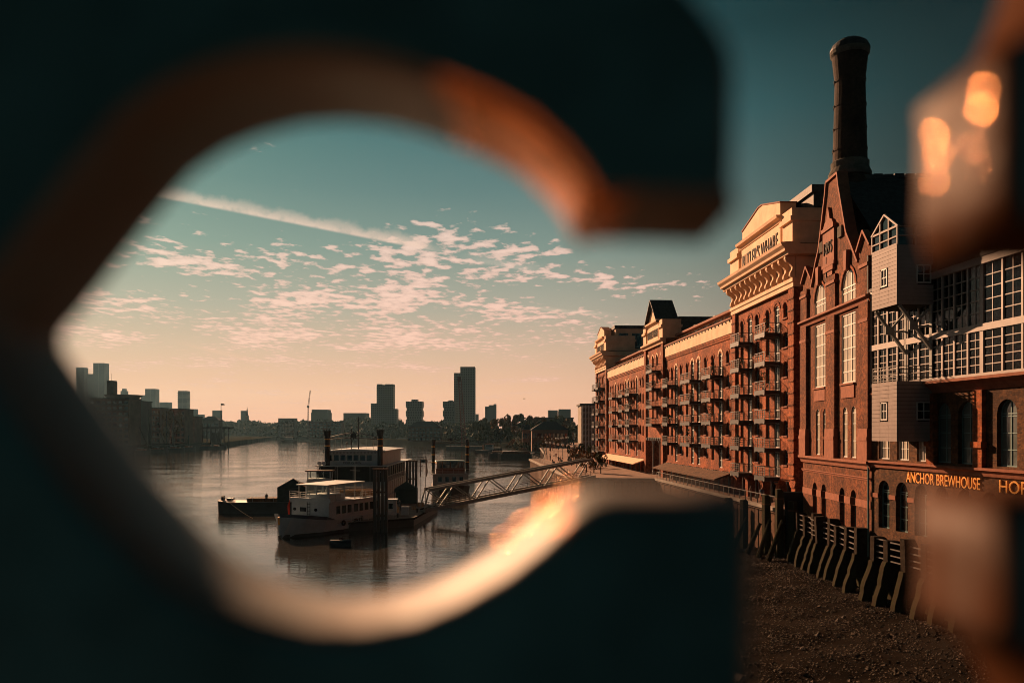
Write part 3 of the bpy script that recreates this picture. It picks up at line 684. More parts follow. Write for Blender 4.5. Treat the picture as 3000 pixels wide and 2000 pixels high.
# roof house: dark slate mansard with long windows on the bridge side
rh = ob('roof_house', MB().box(4, 22, BL-8.2, BL-.1, 26.15, 30.4), 'slate', parent=b)
ob('roof_house_eaves', MB().box(3.6, 22.2, BL-8.7, BL-.1, 30.4, 30.75), 'teal_frame', parent=rh)
for k in range(5):
    o = ob('roof_house_window', MB().box(4.2+k*2.6, 6.6+k*2.6, BL-8.32, BL-8.21, 26.6, 26.75).box(4.2+k*2.6, 6.6+k*2.6, BL-8.32, BL-8.21, 30.1, 30.3).box(4.2+k*2.6, 4.33+k*2.6, BL-8.32, BL-8.21, 26.75, 30.1).box(6.47+k*2.6, 6.6+k*2.6, BL-8.32, BL-8.21, 26.75, 30.1), 'teal_frame', parent=rh)
    ob('pane', MB().box(4.33+k*2.6, 6.47+k*2.6, BL-8.27, BL-8.24, 26.75, 30.1), 'glass', parent=o)
tr = MB()
for i in range(7): tr.box(.02, .08, 2+i*2.2, 2.06+i*2.2, 26.15, 27.4)
for z in (26.5, 26.85, 27.1, 27.4): tr.box(.02, .08, 2, 15.3, z-.03, z+.03)
ob('terrace_railing', tr, 'rail_paint', parent=b)

# ------------------------------------------------------------------ timber fender posts on the foreshore
def fender(fr, s0, label, rails=True):
    p = fr.w(-.75, s0, 0); zb = shore_z(p.x, p.y)
    e = empty('fender_pile', (p.x, p.y, zb), fr.rz, label=label, cat='pile', group='timber fender piles below the brewery')
    h = 6.35-zb
    jit = rnd.uniform(-.35, .25); e.rotation_euler[1] = R(rnd.uniform(-3.0, 2.0)); e.rotation_euler[0] = R(rnd.uniform(-1.5, 1.5))
    ob('post', MB().prism([(-.42, 1.0), (.62, 1.0), (.62, h-.35), (.40, h+jit), (-.42, h+jit)], 'y', -.30, .30), 'timber', parent=e)
    q = MB(); n = 7; z1 = h*(.52+rnd.random()*.12); prev = None
    for i in range(n+1):
        t = i/n; xx = -1.05+t*.72+rnd.uniform(-.035, .035); wv = .36-.16*t+rnd.uniform(-.05, .05)
        ring = [(xx-wv, -.30, z1*t-.4*(i == 0)), (xx+wv*1.5, -.28, z1*t-.4*(i == 0)), (xx+wv*1.5, .30, z1*t-.4*(i == 0)), (xx-wv, .28, z1*t-.4*(i == 0))]
        k = len(q.v); q.v += ring
        if prev is not None: q.f += [(prev+j, prev+(j+1) % 4, k+(j+1) % 4, k+j) for j in range(4)]
        prev = k
    q.f.append((prev, prev+1, prev+2, prev+3))
    ob('raking_pile', q, 'weed_timber', parent=e)
    if rails:
        r = MB()
        for z in (h-.35, h-.85, h-1.35, h-1.8): r.beam((-.2, .30, z), (-.2, 1.95, z), .07, .10)
        ob('rail', r, 'rail_paint', parent=e)
fp = [(G, .55+i*2.18+rnd.uniform(-.25, .25)) for i in range(8)]
for i, (fr_, s0) in enumerate(fp):
    fender(fr_, s0, 'weathered timber fender pile with rails, %s along the gabled brewery from the bridge end' % ORD[i], i < 7)
for i in range(9):
    s0 = BL-1.9-i*2.3+rnd.uniform(-.3, .3)
    if s0 > 2: fender(B, s0, 'weathered timber fender pile with rails, %s along the glazed brewery from its far corner' % ORD[i], i != 0)
# masonry foot of the river wall
ft = MB()
for fr_, a, c in ((G, -.3, 17.6), (B, 0, BL)):
    p, q = fr_.w(-.05, a, 0), fr_.w(-.05, c, 0); ft.beam((p.x, p.y, 2.0), (q.x, q.y, 2.0), .5, 4.2)
ob('river_wall', ft, 'weed_timber', label='weedy river wall at the foot of the brewery buildings', cat='wall')
# ------------------------------------------------------------------ the long warehouse range
DK = [9.3+3.25*i for i in range(6)]                # balcony levels
def ground_floor(fr, s0, s1, piers, mt='brick_red', shop=True):
    """open ground floor: brick piers, iron columns, glazed shopfront set back"""
    p = fr.e
    for c in piers:
        ob('pier', MB().box(-.05, .95, c-.55, c+.55, 6.2, 8.4), mt, parent=p)
        ob('pier_capital', MB().prism([(c-.55, 8.4), (c+.55, 8.4), (c+.75, 8.7), (c+.95, 9.0), (c-.95, 9.0), (c-.75, 8.7)], 'x', -.18, 1.0), 'brick_red', parent=p)
    for a, c in zip(piers, piers[1:]):
        ob('iron_column', MB().lathe([(.16, 6.2), (.16, 6.5), (.10, 6.6), (.09, 8.4), (.17, 8.7), (.20, 8.98)], (.25, (a+c)/2, 0), 10), 'rail_paint', parent=p)
        sf = ob('shopfront', MB().box(3.0, 3.1, a+.1, a+.25, 6.2, 8.9).box(3.0, 3.1, c-.25, c-.1, 6.2, 8.9).box(3.0, 3.1, (a+c)/2-.07, (a+c)/2+.07, 6.2, 8.9).box(3.0, 3.1, a+.1, c-.1, 8.6, 8.9), 'white_frame', parent=p)
        ob('pane', MB().box(3.12, 3.16, a+.1, c-.1, 6.2, 8.8), 'glass', parent=sf)
    ob('floor_slab', MB().box(-.1, 14, s0, s1, 8.98, 9.28), 'brick_red', parent=p)
def upper_wall(fr, W_, z1, cols, winrows, doorrows, depth=.45, zbase=9.28, skip=()):
    cs = []
    for c, kind in cols:
        if kind == 'd': cs.append((c, .78, [(z+.02, z+2.75, .40) for z in doorrows]))
        else: cs.append((c, .62, [(z+(1.0 if kind == 'w' else 1.45), z+2.62, .53) for z in winrows]))
    m = wall(MB(), FX(0), 0, W_, zbase, z1, cs, depth)
    ob('wall', m, 'brick_red', parent=fr.e)
    for c, kind in cols:
        if kind == 'd':
            for z in doorrows: window(fr.e, 'balcony_door', .78, 3.13, .40, (.16, c, z+.02), nx=2, nz=3, gm='glass_pale', fw=.13)
        else:
            for z in winrows:
                zz = z+(1.0 if kind == 'w' else 1.45); window(fr.e, 'window', .62, z+3.15-zz, .53, (.30, c, zz), nx=2, nz=2, fm='teal_frame', fw=.07)
                if kind == 's': ob('window_sill', MB().box(-.16, .1, c-.8, c+.8, zz-.16, zz-.01), 'terracotta', parent=fr.e)
_arc = {}
def arch_ring(fr, c, z, hw, mt):
    if (hw, mt) not in _arc:
        a = MB(); n = 8
        for i in range(n):
            t0, t1 = math.pi*i/n+.02, math.pi*(i+1)/n-.02
            a.prism([(-hw*math.cos(t0), hw*.85*math.sin(t0)), (-hw*math.cos(t1), hw*.85*math.sin(t1)), (-(hw+.32)*math.cos(t1), (hw+.32)*.88*math.sin(t1)), (-(hw+.32)*math.cos(t0), (hw+.32)*.88*math.sin(t0))], 'x', -.07, .02)
        _arc[(hw, mt)] = a.mesh('arch_ring', mt)
    ob('arch_ring', _arc[(hw, mt)], parent=fr.e, loc=(0, c, z))
def planter(fr, x, s0, z, k, label):
    wv = fr.w(x, s0, z); e = empty('potted_plant', wv, fr.rz, label=label, cat='plant', group='plants on the warehouse balconies')
    ob('pot', MB().lathe([(.16, .003), (.24, .4), (.26, .42)], n=9), 'terracotta', parent=e)
    f = MB(); rr = random.Random(k)
    for i in range(150):
        a, h, r = rr.random()*6.28, rr.random(), rr.random()**.6
        c = Vector((math.cos(a)*r*.5*(1.1-.5*h), math.sin(a)*r*.75*(1.1-.5*h), .45+h*(1.0+.4*(k % 3)))); u = Vector((rr.uniform(-1, 1), rr.uniform(-1, 1), rr.uniform(-1, 1))).normalized()*.11; v = u.orthogonal().normalized()*.07
        f.quad(c-u, c-v, c+u, c+v)
    ob('leaves', f, 'foliage_dark' if k % 2 else 'foliage', parent=e)

def pavilion(fr, W_, cols, bals, sign, single=True, near=True):
    p = fr.e
    ground_floor(fr, 0, W_, [.7]+[W_*k/(4 if near else 3) for k in range(1, (4 if near else 3))]+[W_-.7])
    upper_wall(fr, W_, 29.9, cols, DK, DK)
    for c, kind in cols:
        arch_ring(fr, c, DK[5]+2.62+(.13 if kind == 'd' else 0), .80 if kind == 'd' else .64, 'brick_red')
    # pilaster strips with projecting stone blocks
    for s0, s1 in ((-.02, 1.5), (W_-1.5, W_+.02)):
        ob('pilaster', MB().box(-.30, .02, s0, s1, 9.3, 29.9), 'brick_red', parent=p)
        for i in range(16): ob('quoin', MB().box(-.37, -.03, s0-.05, s1+.04, 9.6+i*1.27, 9.6+i*1.27+.16), 'brick_gable', parent=p)
    bk = MB(); bk.quad((0, 0, 9.28), (18, 0, 9.28), (18, 0, 29.9), (0, 0, 29.9)); bk.quad((0, W_, 6.2), (18, W_, 6.2), (18, W_, 34), (0, W_, 34)); bk.quad((18, 0, 6.2), (18, W_, 6.2), (18, W_, 34), (18, 0, 34))
    ob('side_wall', bk, 'brick_red', parent=p)
    sw = MB(); sw.box(4.2, 4.4, 0, W_, 6.2, 8.98); ob('arcade_back_wall', sw, 'brick_sooty', parent=p)
    for i, (s0, L) in enumerate(bals):
        for j, z in enumerate(DK): balcony(p, s0, L, z)
    # cream entablature
    ob('band', MB().box(-.38, 16, -.12, W_+.12, 29.9, 30.45).box(-.50, 16, -.22, W_+.22, 30.45, 30.85), 'stucco', parent=p)
    ob('frieze', MB().box(-.02, 16, .02, W_-.02, 30.85, 33.2), 'stucco', parent=p)
    nb2 = 12 if near else 9
    if 'console' not in _arc:
        _arc['console'] = MB().prism([(-.06, 30.9), (-.42, 30.9), (-.62, 31.1), (-.58, 31.45), (-.38, 31.75), (-.36, 32.05), (-.62, 32.4), (-1.0, 32.6), (-1.15, 32.85), (-1.12, 33.18), (-.03, 33.18)], 'y', -.21, .21).mesh('console', 'stucco')
    for i in range(nb2):
        c = .35+(W_-.7)*i/(nb2-1); ob('console', _arc['console'], parent=p, loc=(0, c, 0))
        if i < nb2-1:
            c2 = c+(W_-.7)/(nb2-1)/2; o = ob('frieze_window', MB().box(-.08, -.02, c2-.42, c2+.42, 31.15, 31.25).box(-.08, -.02, c2-.42, c2-.34, 31.25, 32.5).box(-.08, -.02, c2+.34, c2+.42, 31.25, 32.5), 'stucco', parent=p)
            ob('pane', MB().box(-.05, -.025, c2-.34, c2+.34, 31.25, 32.5), 'glass', parent=o)
    pr = [(.1, 33.2), (-1.2, 33.2), (-1.25, 33.5), (-1.55, 33.55), (-1.6, 33.8), (-1.9, 34.1), (-2.0, 34.4), (-1.9, 34.45), (.1, 34.6)]
    ob('cornice', MB().prism(pr, 'y', -.9, W_+.9), 'stucco', parent=p)
    ob('cornice_return', MB().box(.1, 12, -.85, -.02, 33.25, 34.3), 'stucco', parent=p); ob('cornice_return', MB().box(.1, 12, W_+.02, W_+.85, 33.25, 34.3), 'stucco', parent=p)
    a0, a1 = W_*.17, W_*.80
    at = ob('sign_wall', MB().box(-.35, 1.6, a0, a1, 34.55, 37.65), 'stucco', parent=p)
    ob('sign_ledge', MB().prism([(1.7, 37.65), (-.45, 37.65), (-.6, 37.95), (-.95, 38.1), (-1.05, 38.4), (1.7, 38.45)], 'y', a0-.5, a1+.5), 'stucco', parent=at)
    md = (a0+a1)/2
    ob('pediment', MB().prism([(a0+.2, 38.45), (a1-.2, 38.45), (a1-.2, 40.0), (md+.6, 41.3), (md-.6, 41.3), (a0+.2, 40.0)], 'x', -.30, 1.5), 'stucco', parent=at)
    pc = [(a1-.1, 40.0), (md+.6, 41.38), (md-.6, 41.38), (a0+.1, 40.0)]
    for q0, q1 in zip(pc, pc[1:]): ob('pediment_coping', MB().beam((.6, q0[0], q0[1]), (.6, q1[0], q1[1]), 2.0, .16), 'terracotta', parent=at)
    lw = (a1-a0)*.93
    ob('sign_lettering', text_mesh(sign, 'lettering_dark', 1.85, lw, .05), parent=at, loc=(-.36, a1-(a1-a0)*.035, 35.0))
    for s0, s1 in ((-.1, a0-.9), (a1+.9, W_+.1)):
        ped = ob('pedestal', MB().box(-.45, 7.0 if s0 < 1 else 1.8, s0, s1, 34.55, 36.9).box(-.75, 7.2 if s0 < 1 else 2.0, s0-.25, s1+.25, 36.9, 37.4).box(-.5, 7.0 if s0 < 1 else 1.8, s0, s1, 37.4, 38.3), 'stucco', parent=p)
    # set-back top storeys
    pen = ob('penthouse', MB().box(2.2, 17, .8, W_-.8, 34.3, 40.2), 'slate' if near else 'stucco', parent=p)
    ob('penthouse_roof', MB().box(1.9, 17.3, .5, W_-.5, 40.2, 41.0), 'slate', parent=pen)
    for k in range(4):
        o = ob('penthouse_window', MB().box(3.0+k*3.4, 5.4+k*3.4, .70, .79, 35.2, 35.35).box(3.0+k*3.4, 5.4+k*3.4, .70, .79, 38.9, 39.05).box(4.1+k*3.4, 4.25+k*3.4, .70, .79, 35.35, 38.9), 'steel_dark', parent=pen)
        ob('pane', MB().box(3.0+k*3.4, 5.4+k*3.4, .74, .77, 35.35, 38.9), 'glass', parent=o)
    if near:
        ob('rooflight', MB().prism([(3.0, 41.0), (9.0, 41.0), (7.5, 42.6), (4.5, 42.6)], 'x', 6, 15), 'slate', parent=pen)

N = Fr('warehouse_pavilion', 30.34, 85.0, -75/F, cat='building', label='near brick warehouse pavilion with cream sign gable and bracketed cornice')
S = N.s; NW = S(2150)
ncols = [(S(2301), 's'), (S(2276), 'd'), (S(2249), 'w'), (S(2218), 's'), (S(2197), 'd'), (S(2174), 'w')]
pavilion(N, NW, ncols, [(4.6, 3.4), (13.8, 3.4)], "BUTLER'S WHARF.")

def wrange(fr, W_, cols, bals, rows=(1, 2, 3, 4), canopy='rust', piers=9):
    p = fr.e
    ground_floor(fr, 0, W_, [.6+(W_-1.2)*i/(piers-1) for i in range(piers)])
    upper_wall(fr, W_, 27.0, cols, DK[:5], DK[:5])
    for c, kind in cols: arch_ring(fr, c, DK[4]+2.62+(.13 if kind == 'd' else 0), .80 if kind == 'd' else .64, 'stucco' if kind == 'd' else 'brick_red')
    ob('dentil_course', MB().box(-.12, 12, 0, W_, 27.0, 27.3).box(-.2, 12, 0, W_, 27.3, 27.62), 'brick_red', parent=p)
    ob('parapet_band', MB().box(-.28, 12, .02, W_-.02, 27.62, 29.5), 'stucco', parent=p)
    ob('parapet_coping', MB().box(-.42, .4, .02, W_-.02, 29.5, 29.72), 'terracotta', parent=p)
    n = int(W_/1.5)
    for i in range(n): ob('band_hook', MB().box(-.40, -.285, W_*(i+.5)/n-.05, W_*(i+.5)/n+.05, 29.15, 29.4), 'black_iron', parent=p)
    ob('arcade_back_wall', MB().box(4.2, 4.4, 0, W_, 6.2, 8.98), 'brick_sooty', parent=p)
    # joist ends under the first floor
    nj = int(W_/.95)
    for i in range(nj): ob('joist_end', MB().box(-.25, -.11, W_*(i+.5)/nj-.16, W_*(i+.5)/nj+.16, 8.62, 8.95), 'rail_paint', parent=p)
    for s0, L in bals:
        for r in rows: balcony(p, s0, L, DK[r])
    # glazed roof storey
    ph = ob('roof_storey', MB().box(2.4, 12, .4, W_-.4, 29.3, 31.4), 'stucco', parent=p)
    ob('roof_edge', MB().box(1.6, 12.3, .1, W_-.1, 31.4, 31.75), 'terracotta', parent=ph)
    k = int(W_/2.6)
    for i in range(k):
        a = .7+(W_-1.4)*i/k
        o = ob('roof_window', MB().box(2.28, 2.38, a, a+.1, 29.7, 31.2).box(2.28, 2.38, a+.1, a+1.7, 31.1, 31.2), 'white_frame', parent=ph)
        ob('pane', MB().box(2.32, 2.36, a+.1, a+1.7, 29.7, 31.1), 'glass', parent=o)
    for i in range(3): ob('roof_vent', MB().box(3.2, 4.4, W_*(.2+.3*i), W_*(.2+.3*i)+1.0, 31.75, 32.6), 'steel_dark', parent=ph)
    hedge = MB(); rr = random.Random(3)
    for i in range(int(W_*26)):
        c = Vector((rr.uniform(.0, .9), rr.uniform(.3, W_-.3), 29.75+rr.random()**2*.55)); u = Vector((rr.uniform(-1, 1), rr.uniform(-1, 1), rr.uniform(-1, 1))).normalized()*.16; v = u.orthogonal().normalized()*.1
        hedge.quad(c-u, c-v, c+u, c+v)
    tr_ = ob('terrace_planting', hedge, 'foliage_autumn', parent=p)
    if canopy: ob('awning', MB().prism([(-.15, 8.9), (-2.6, 8.05), (-2.6, 7.9), (-.15, 8.6)], 'y', .3, W_-.5), canopy, parent=p)
c0 = N.w(0, NW+.02, 0)
M_ = Fr('warehouse_range', c0.x, c0.y, -140/F, cat='building', label='long brick warehouse range between the near pavilion and the pointed gable')
S = M_.s; MW = S(1951)
mcols = [(S(x), k) for x, k in ((2132, 's'), (2111, 'd'), (2088, 'w'), (2067, 's'), (2047, 'd'), (2029, 'd'), (2013, 'w'), (1995, 's'), (1981, 'd'), (1969, 'w'), (1957.5, 'w'))]
wrange(M_, MW, mcols, [(S(2118), 4.2), (S(2054), 5.4), (S(1985.5), 3.6)], canopy='rust')
c1 = M_.w(-.25, MW+.02, 0)
C_ = Fr('warehouse_centrepiece', c1.x, c1.y, -140/F, cat='building', label='brick warehouse centre block with pointed gable roof and tall dark entrance')
S = C_.s; CW = S(1891); p = C_.e
ccols = [(S(x), k) for x, k in ((1940, 'd'), (1925, 'w'), (1913, 'w'), (1899, 'd'))]
cs = []
for c, k in ccols:
    if k == 'd': cs.append((c, .78, [(z+.02, z+2.75, .40) for z in DK[2:]]))
    else: cs.append((c, .62, [(z+1.0, z+2.62, .53) for z in DK[2:]]))
ob('wall', wall(MB(), FX(0), 0, CW, 13.3, 30.2, cs, .45), 'brick_red', parent=p)
for c, k in ccols:
    for z in DK[2:]:
        if k == 'd': window(p, 'balcony_door', .78, 3.13, .40, (.16, c, z+.02), nx=2, nz=3, gm='glass_pale', fw=.13)
        else: window(p, 'window', .62, 2.15, .53, (.30, c, z+1.0), nx=2, nz=2, fm='teal_frame', fw=.07)
    arch_ring(C_, c, DK[5]+2.62+(.13 if k == 'd' else 0), .80 if k == 'd' else .64, 'stucco'); 
for z in DK[2:]: balcony(p, S(1937.5), 4.6, z)
for s0, s1 in ((-.02, 1.5), (CW-1.5, CW+.02)): ob('pilaster', MB().box(-.32, 3.0, s0, s1, 6.2, 30.2), 'brick_red', parent=p)
ob('portal_back', MB().box(3.2, 3.4, 1.5, CW-1.5, 6.2, 13.2), 'black_iron', parent=p)
ob('portal_lintel', MB().box(-.1, 3.0, 1.5, CW-1.5, 12.7, 13.28), 'rail_paint', parent=p)
for i in range(8): ob('joist_end', MB().box(-.3, -.11, 2.2+i*(CW-4.4)/7-.2, 2.2+i*(CW-4.4)/7+.2, 12.75, 13.2), 'rail_paint', parent=p)
for k in (1/3, 2/3): ob('iron_column', MB().lathe([(.28, 6.2), (.28, 6.8), (.17, 7.0), (.16, 12.0), (.34, 12.4), (.36, 12.7)], (.4, CW*k, 0), 12), 'steel_grey', parent=p)
m = MB(); m.quad((0, 0, 6.2), (16, 0, 6.2), (16, 0, 31), (0, 0, 31)); m.quad((0, CW, 6.2), (16, CW, 6.2), (16, CW, 31), (0, CW, 31)); m.quad((16, 0, 6.2), (16, CW, 6.2), (16, CW, 31), (16, 0, 31))
ob('side_wall', m, 'brick_red', parent=p)
ob('cornice', MB().prism([(.1, 30.2), (-.4, 30.2), (-.5, 30.5), (-.9, 30.8), (-.95, 31.1), (.1, 31.2)], 'y', -.5, CW+.5), 'stucco', parent=p)
q0, q1 = CW*.22, CW*.80; qm = (q0+q1)/2
sg = ob('sign_wall', MB().box(-.3, 2.0, q0, q1, 31.15, 34.3), 'stucco', parent=p)
ob('sign_ledge', MB().prism([(2.1, 34.3), (-.4, 34.3), (-.8, 34.55), (-.85, 34.85), (2.1, 34.9)], 'y', q0-.5, q1+.5), 'stucco', parent=sg)
ob('sign_lettering', text_mesh("BUTLER'S WHARF", 'lettering_dark', 1.5, (q1-q0)*.92, .05), parent=sg, loc=(-.32, q1-(q1-q0)*.04, 31.9))
ob('gable_wall', MB().prism([(q0+.2, 34.9), (q1-.2, 34.9), (qm, 38.2)], 'x', -.25, 1.5), 'stucco', parent=sg)
rf = MB()
for sgn, e_ in ((1, q1+.6), (-1, q0-.6)):
    rf.add([(-.9, e_, 34.3), (3.4, e_, 34.3), (3.4, qm, 38.9), (-.9, qm, 38.9), (-.9, e_, 34.55), (3.4, e_, 34.55), (3.4, qm, 39.15), (-.9, qm, 39.15)], ((0, 1, 2, 3), (4, 7, 6, 5), (0, 4, 5, 1), (0, 3, 7, 4), (1, 5, 6, 2)))
ob('gable_roof', rf, 'slate', parent=p)
for s0, s1 in ((-.1, q0-.9), (q1+.9, CW+.1)):
    ob('pedestal', MB().box(-.4, 3.0, s0, s1, 31.15, 33.1).box(-.7, 3.2, s0-.2, s1+.2, 33.1, 33.55).box(-.45, 3.0, s0, s1, 33.55, 34.5), 'stucco', parent=p)
ob('penthouse', MB().box(3.2, 16, .4, CW-.4, 31.1, 34.2).box(2.6, 16.4, .1, CW-.1, 34.2, 35.0), 'slate', parent=p)
c2 = C_.w(.25, CW+.02, 0)
L2 = Fr('warehouse_range', c2.x, c2.y, -140/F, cat='building', label='brick warehouse range beyond the pointed gable, before the far pavilion')
S = L2.s; LW = S(1782)
lc = [(1884, 'w'), (1876, 's'), (1866, 'd'), (1858, 'w'), (1850, 's'), (1842, 'd'), (1834, 'd'), (1826, 'w'), (1818.5, 's'), (1811.5, 'w'), (1804, 'd'), (1796, 'w'), (1789.5, 'w')]
wrange(L2, LW, [(S(x), k) for x, k in lc], [(S(1868), 4.4), (S(1846), 4.4), (S(1815), 4.2)], canopy='stucco', piers=10)
c3 = L2.w(-.2, LW+.02, 0)
FP = Fr('warehouse_pavilion', c3.x, c3.y, -140/F, cat='building', label='far brick warehouse pavilion with pale sign gable at the end of the row')
S = FP.s; FW = S(1748)
pavilion(FP, FW, [(FW*k, t) for k, t in ((.14, 'w'), (.30, 'd'), (.44, 'w'), (.58, 'w'), (.72, 'd'), (.87, 'w'))], [(FW*.24, 3.4), (FW*.62, 3.4)], "BUTLER'S WHARF", near=False)
# plants standing on balconies
pl = [(N, -1.1, 15.4, 4, 'on the far balcony column of the near pavilion, fifth level'), (N, -.9, 6.6, 5, 'on the near balcony column of the near pavilion, top level'),
      (N, -1.0, 7.0, 3, 'on the near balcony column of the near pavilion, fourth level'), (N, -1.2, 16.2, 1, 'on the far balcony column of the near pavilion, second level'),
      (M_, -1.0, M_.s(2054)+2.5, 3, 'on the wide balcony of the long range, third row up'), (M_, -1.0, M_.s(2054)+3.8, 1, 'on the wide balcony of the long range, lowest row'),
      (M_, -1.0, M_.s(1985.5)+1.6, 2, 'on the far balcony column of the long range, second row'), (M_, -.9, M_.s(2118)+1.5, 4, 'on the nearest balcony column of the long range, top row'),
      (M_, -1.1, M_.s(2118)+2.4, 2, 'on the nearest balcony column of the long range, second row'), (C_, -1.0, C_.s(1937.5)+2.0, 4, 'on a balcony of the pointed gable block, third level'),
      (L2, -1.0, L2.s(1868)+2, 3, 'on a balcony beyond the pointed gable, third row'), (FP, -1.0, FW*.24+2.0, 4, 'on the far pavilion balcony, fifth level'), (L2, -1.0, L2.s(1815)+2, 2, 'on the farthest balcony column before the far pavilion')]
for k, (fr_, x, s0, lv, lb) in enumerate(pl): planter(fr_, x, s0, DK[lv]+.003, k, 'leafy potted plant '+lb)
# ------------------------------------------------------------------ boats
def hull(st, zb=-.5, m='white_paint'):
    """closed hull from stations (x, half beam at deck, half beam at water, deck height)"""
    h = MB(); n = len(st)
    for x, bt, bw, zt in st: h.v += [(x, bt, zt), (x-(.12 if bw < .2 else 0), bw, zb), (x-(.12 if bw < .2 else 0), -bw, zb), (x, -bt, zt)]
    for i in range(n-1):
        for j in range(3): h.f.append((i*4+j, i*4+j+1, i*4+4+j+1, i*4+4+j))
        h.f.append((i*4+3, i*4, i*4+4, i*4+7))
    h.f += [(0, 3, 2, 1), (n*4-4, n*4-3, n*4-2, n*4-1)]
    return h
def boot(st, z, zb=-.5):
    return hull([(x+(.03 if i else -.03), bw+(bt-bw)*(z-zb)/(zt-zb)+.03, bw+.03, z) for i, (x, bt, bw, zt) in enumerate(st)], zb)
def rails(pts, h=1.0, levels=(1.0, .66, .33), step=1.2, r=.025):
    q = MB()
    for a, b in zip(pts, pts[1:]):
        a, b = Vector(a), Vector(b); n = max(1, int((b-a).length/step))
        for i in range(n+1): c = a+(b-a)*i/n; q.box(c.x-r, c.x+r, c.y-r, c.y+r, c.z, c.z+h)
        for l in levels: q.beam(a+Vector((0, 0, h*l)), b+Vector((0, 0, h*l)), r*1.8)
    return q
# white passenger boat, bow towards the bridge
th = R(25); bow = W(818, 1576); Lb = 21.0
e = empty('passenger_boat', (bow.x+math.sin(th)*Lb, bow.y+math.cos(th)*Lb, 0), math.atan2(-math.cos(th), -math.sin(th)), cat='boat',
          label='white passenger boat with rows of side windows and open wheelhouse, bow towards the bridge')
e.scale = (.98, 1.28, 1.0)
ob('hull', hull([(0, 2.6, 2.3, 1.7), (3, 3.0, 2.8, 1.65), (12, 3.05, 2.9, 1.8), (16, 2.95, 2.3, 2.1), (19, 2.2, 1.1, 2.5), (20.6, 1.1, .3, 2.75), (21.5, .12, .04, 2.85)]), 'white_paint', parent=e)
ob('boot_stripe', boot([(0, 2.6, 2.3, 1.7), (3, 3.0, 2.8, 1.65), (12, 3.05, 2.9, 1.8), (16, 2.95, 2.3, 2.1), (19, 2.2, 1.1, 2.5), (20.6, 1.1, .3, 2.75), (21.5, .12, .04, 2.85)], .42), 'hull_dark', parent=e)
bw = MB()
for sgn in (1, -1):
    pts = [(14.2, 3.04*sgn, 1.95, 2.0), (16, 2.99*sgn, 2.1, 2.55), (19, 2.25*sgn, 2.5, 3.0), (20.6, 1.15*sgn, 2.75, 3.2), (21.55, .14*sgn, 2.85, 3.3)]
    for a, b in zip(pts, pts[1:]): bw.quad((a[0], a[1], a[2]), (b[0], b[1], b[2]), (b[0], b[1]*1.02, b[3]), (a[0], a[1]*1.02, a[3])); bw.quad((a[0], a[1]*.96, a[2]), (b[0], b[1]*.96, b[2]), (b[0], b[1]*.98, b[3]), (a[0], a[1]*.98, a[3]))
ob('bulwark', bw, 'navy', parent=e)
ob('stem', MB().beam((21.5, 0, 2.9), (20.95, 0, -.3), .22, .3), 'gold', parent=e)
cab = ob('cabin', MB().prism([(.8, -2.75), (14.0, -2.75), (14.9, -2.6), (14.9, 2.6), (14.0, 2.75), (.8, 2.75)], 'z', 1.7, 4.35), 'white_paint', parent=e)
for sgn in (1, -1):
    for i in range(8):
        x = 13.0-i*1.35-(.0 if i < 3 else .25)
        o = ob('window', MB().box(x-.52, x+.52, sgn*2.77-.02, sgn*2.77+.02, 2.55, 2.65).box(x-.52, x+.52, sgn*2.77-.02, sgn*2.77+.02, 3.8, 3.88), 'white_frame', parent=cab)
        ob('pane', MB().box(x-.45, x+.45, sgn*2.765-.012, sgn*2.765+.012, 2.65, 3.8), 'glass', parent=o)
for y in (-2.15, .8): ob('porthole', MB().tube((14.88, y, 3.3), (14.94, y, 3.3), .22, n=12), 'glass', parent=cab)
ob('bow_window', MB().box(14.9, 14.93, -1.4, -.55, 3.0, 3.6), 'glass', parent=cab)
lad = MB().box(14.95, 15.0, -.38, -.33, 2.2, 4.4).box(14.95, 15.0, 0, .05, 2.2, 4.4)
for z in (2.6, 3.1, 3.6, 4.05): lad.box(14.95, 14.99, -.33, 0, z, z+.05)
ob('ladder', lad, 'black_iron', parent=cab)
ob('upper_deck', MB().box(.3, 15.0, -2.9, 2.9, 4.35, 4.5).box(14.6, 15.0, -2.9, 2.9, 4.5, 4.95), 'white_paint', parent=e)
ob('deck_railing', rails([(15, -2.85, 4.5), (.4, -2.85, 4.5), (.4, 2.85, 4.5), (15, 2.85, 4.5), (15, -2.85, 4.9)], 1.0), 'white_frame', parent=e)
wh_ = ob('wheelhouse', MB().box(9.6, 13.4, -1.5, 1.7, 4.5, 5.35).box(13.3, 13.45, -1.55, -1.4, 5.35, 6.75).box(13.3, 13.45, 1.6, 1.75, 5.35, 6.75).box(9.6, 9.75, -1.5, -1.35, 5.35, 6.75).box(9.6, 9.75, 1.6, 1.75, 5.35, 6.75).box(11.4, 11.5, -1.5, -1.4, 5.35, 6.75).box(13.3, 13.42, -.1, 0, 5.35, 6.75), 'white_paint', parent=e)
ob('windscreen', MB().box(13.36, 13.38, -1.4, 1.6, 5.35, 6.7), 'clear_glass', parent=wh_)
ob('canopy_roof', MB().prism([(5.6, 6.78), (14.8, 6.72), (14.9, 6.86), (5.6, 6.95)], 'y', -2.0, 2.3), 'white_paint', parent=wh_)
for x in (6.0, 8.0): [ob('canopy_post', MB().box(x, x+.08, y, y+.08, 4.5, 6.78), 'white_frame', parent=wh_) for y in (-1.9, 2.1)]
[ob('canopy_post', MB().box(14.4, 14.48, y, y+.08, 4.5, 6.75), 'white_frame', parent=wh_) for y in (-1.9, 2.1)]
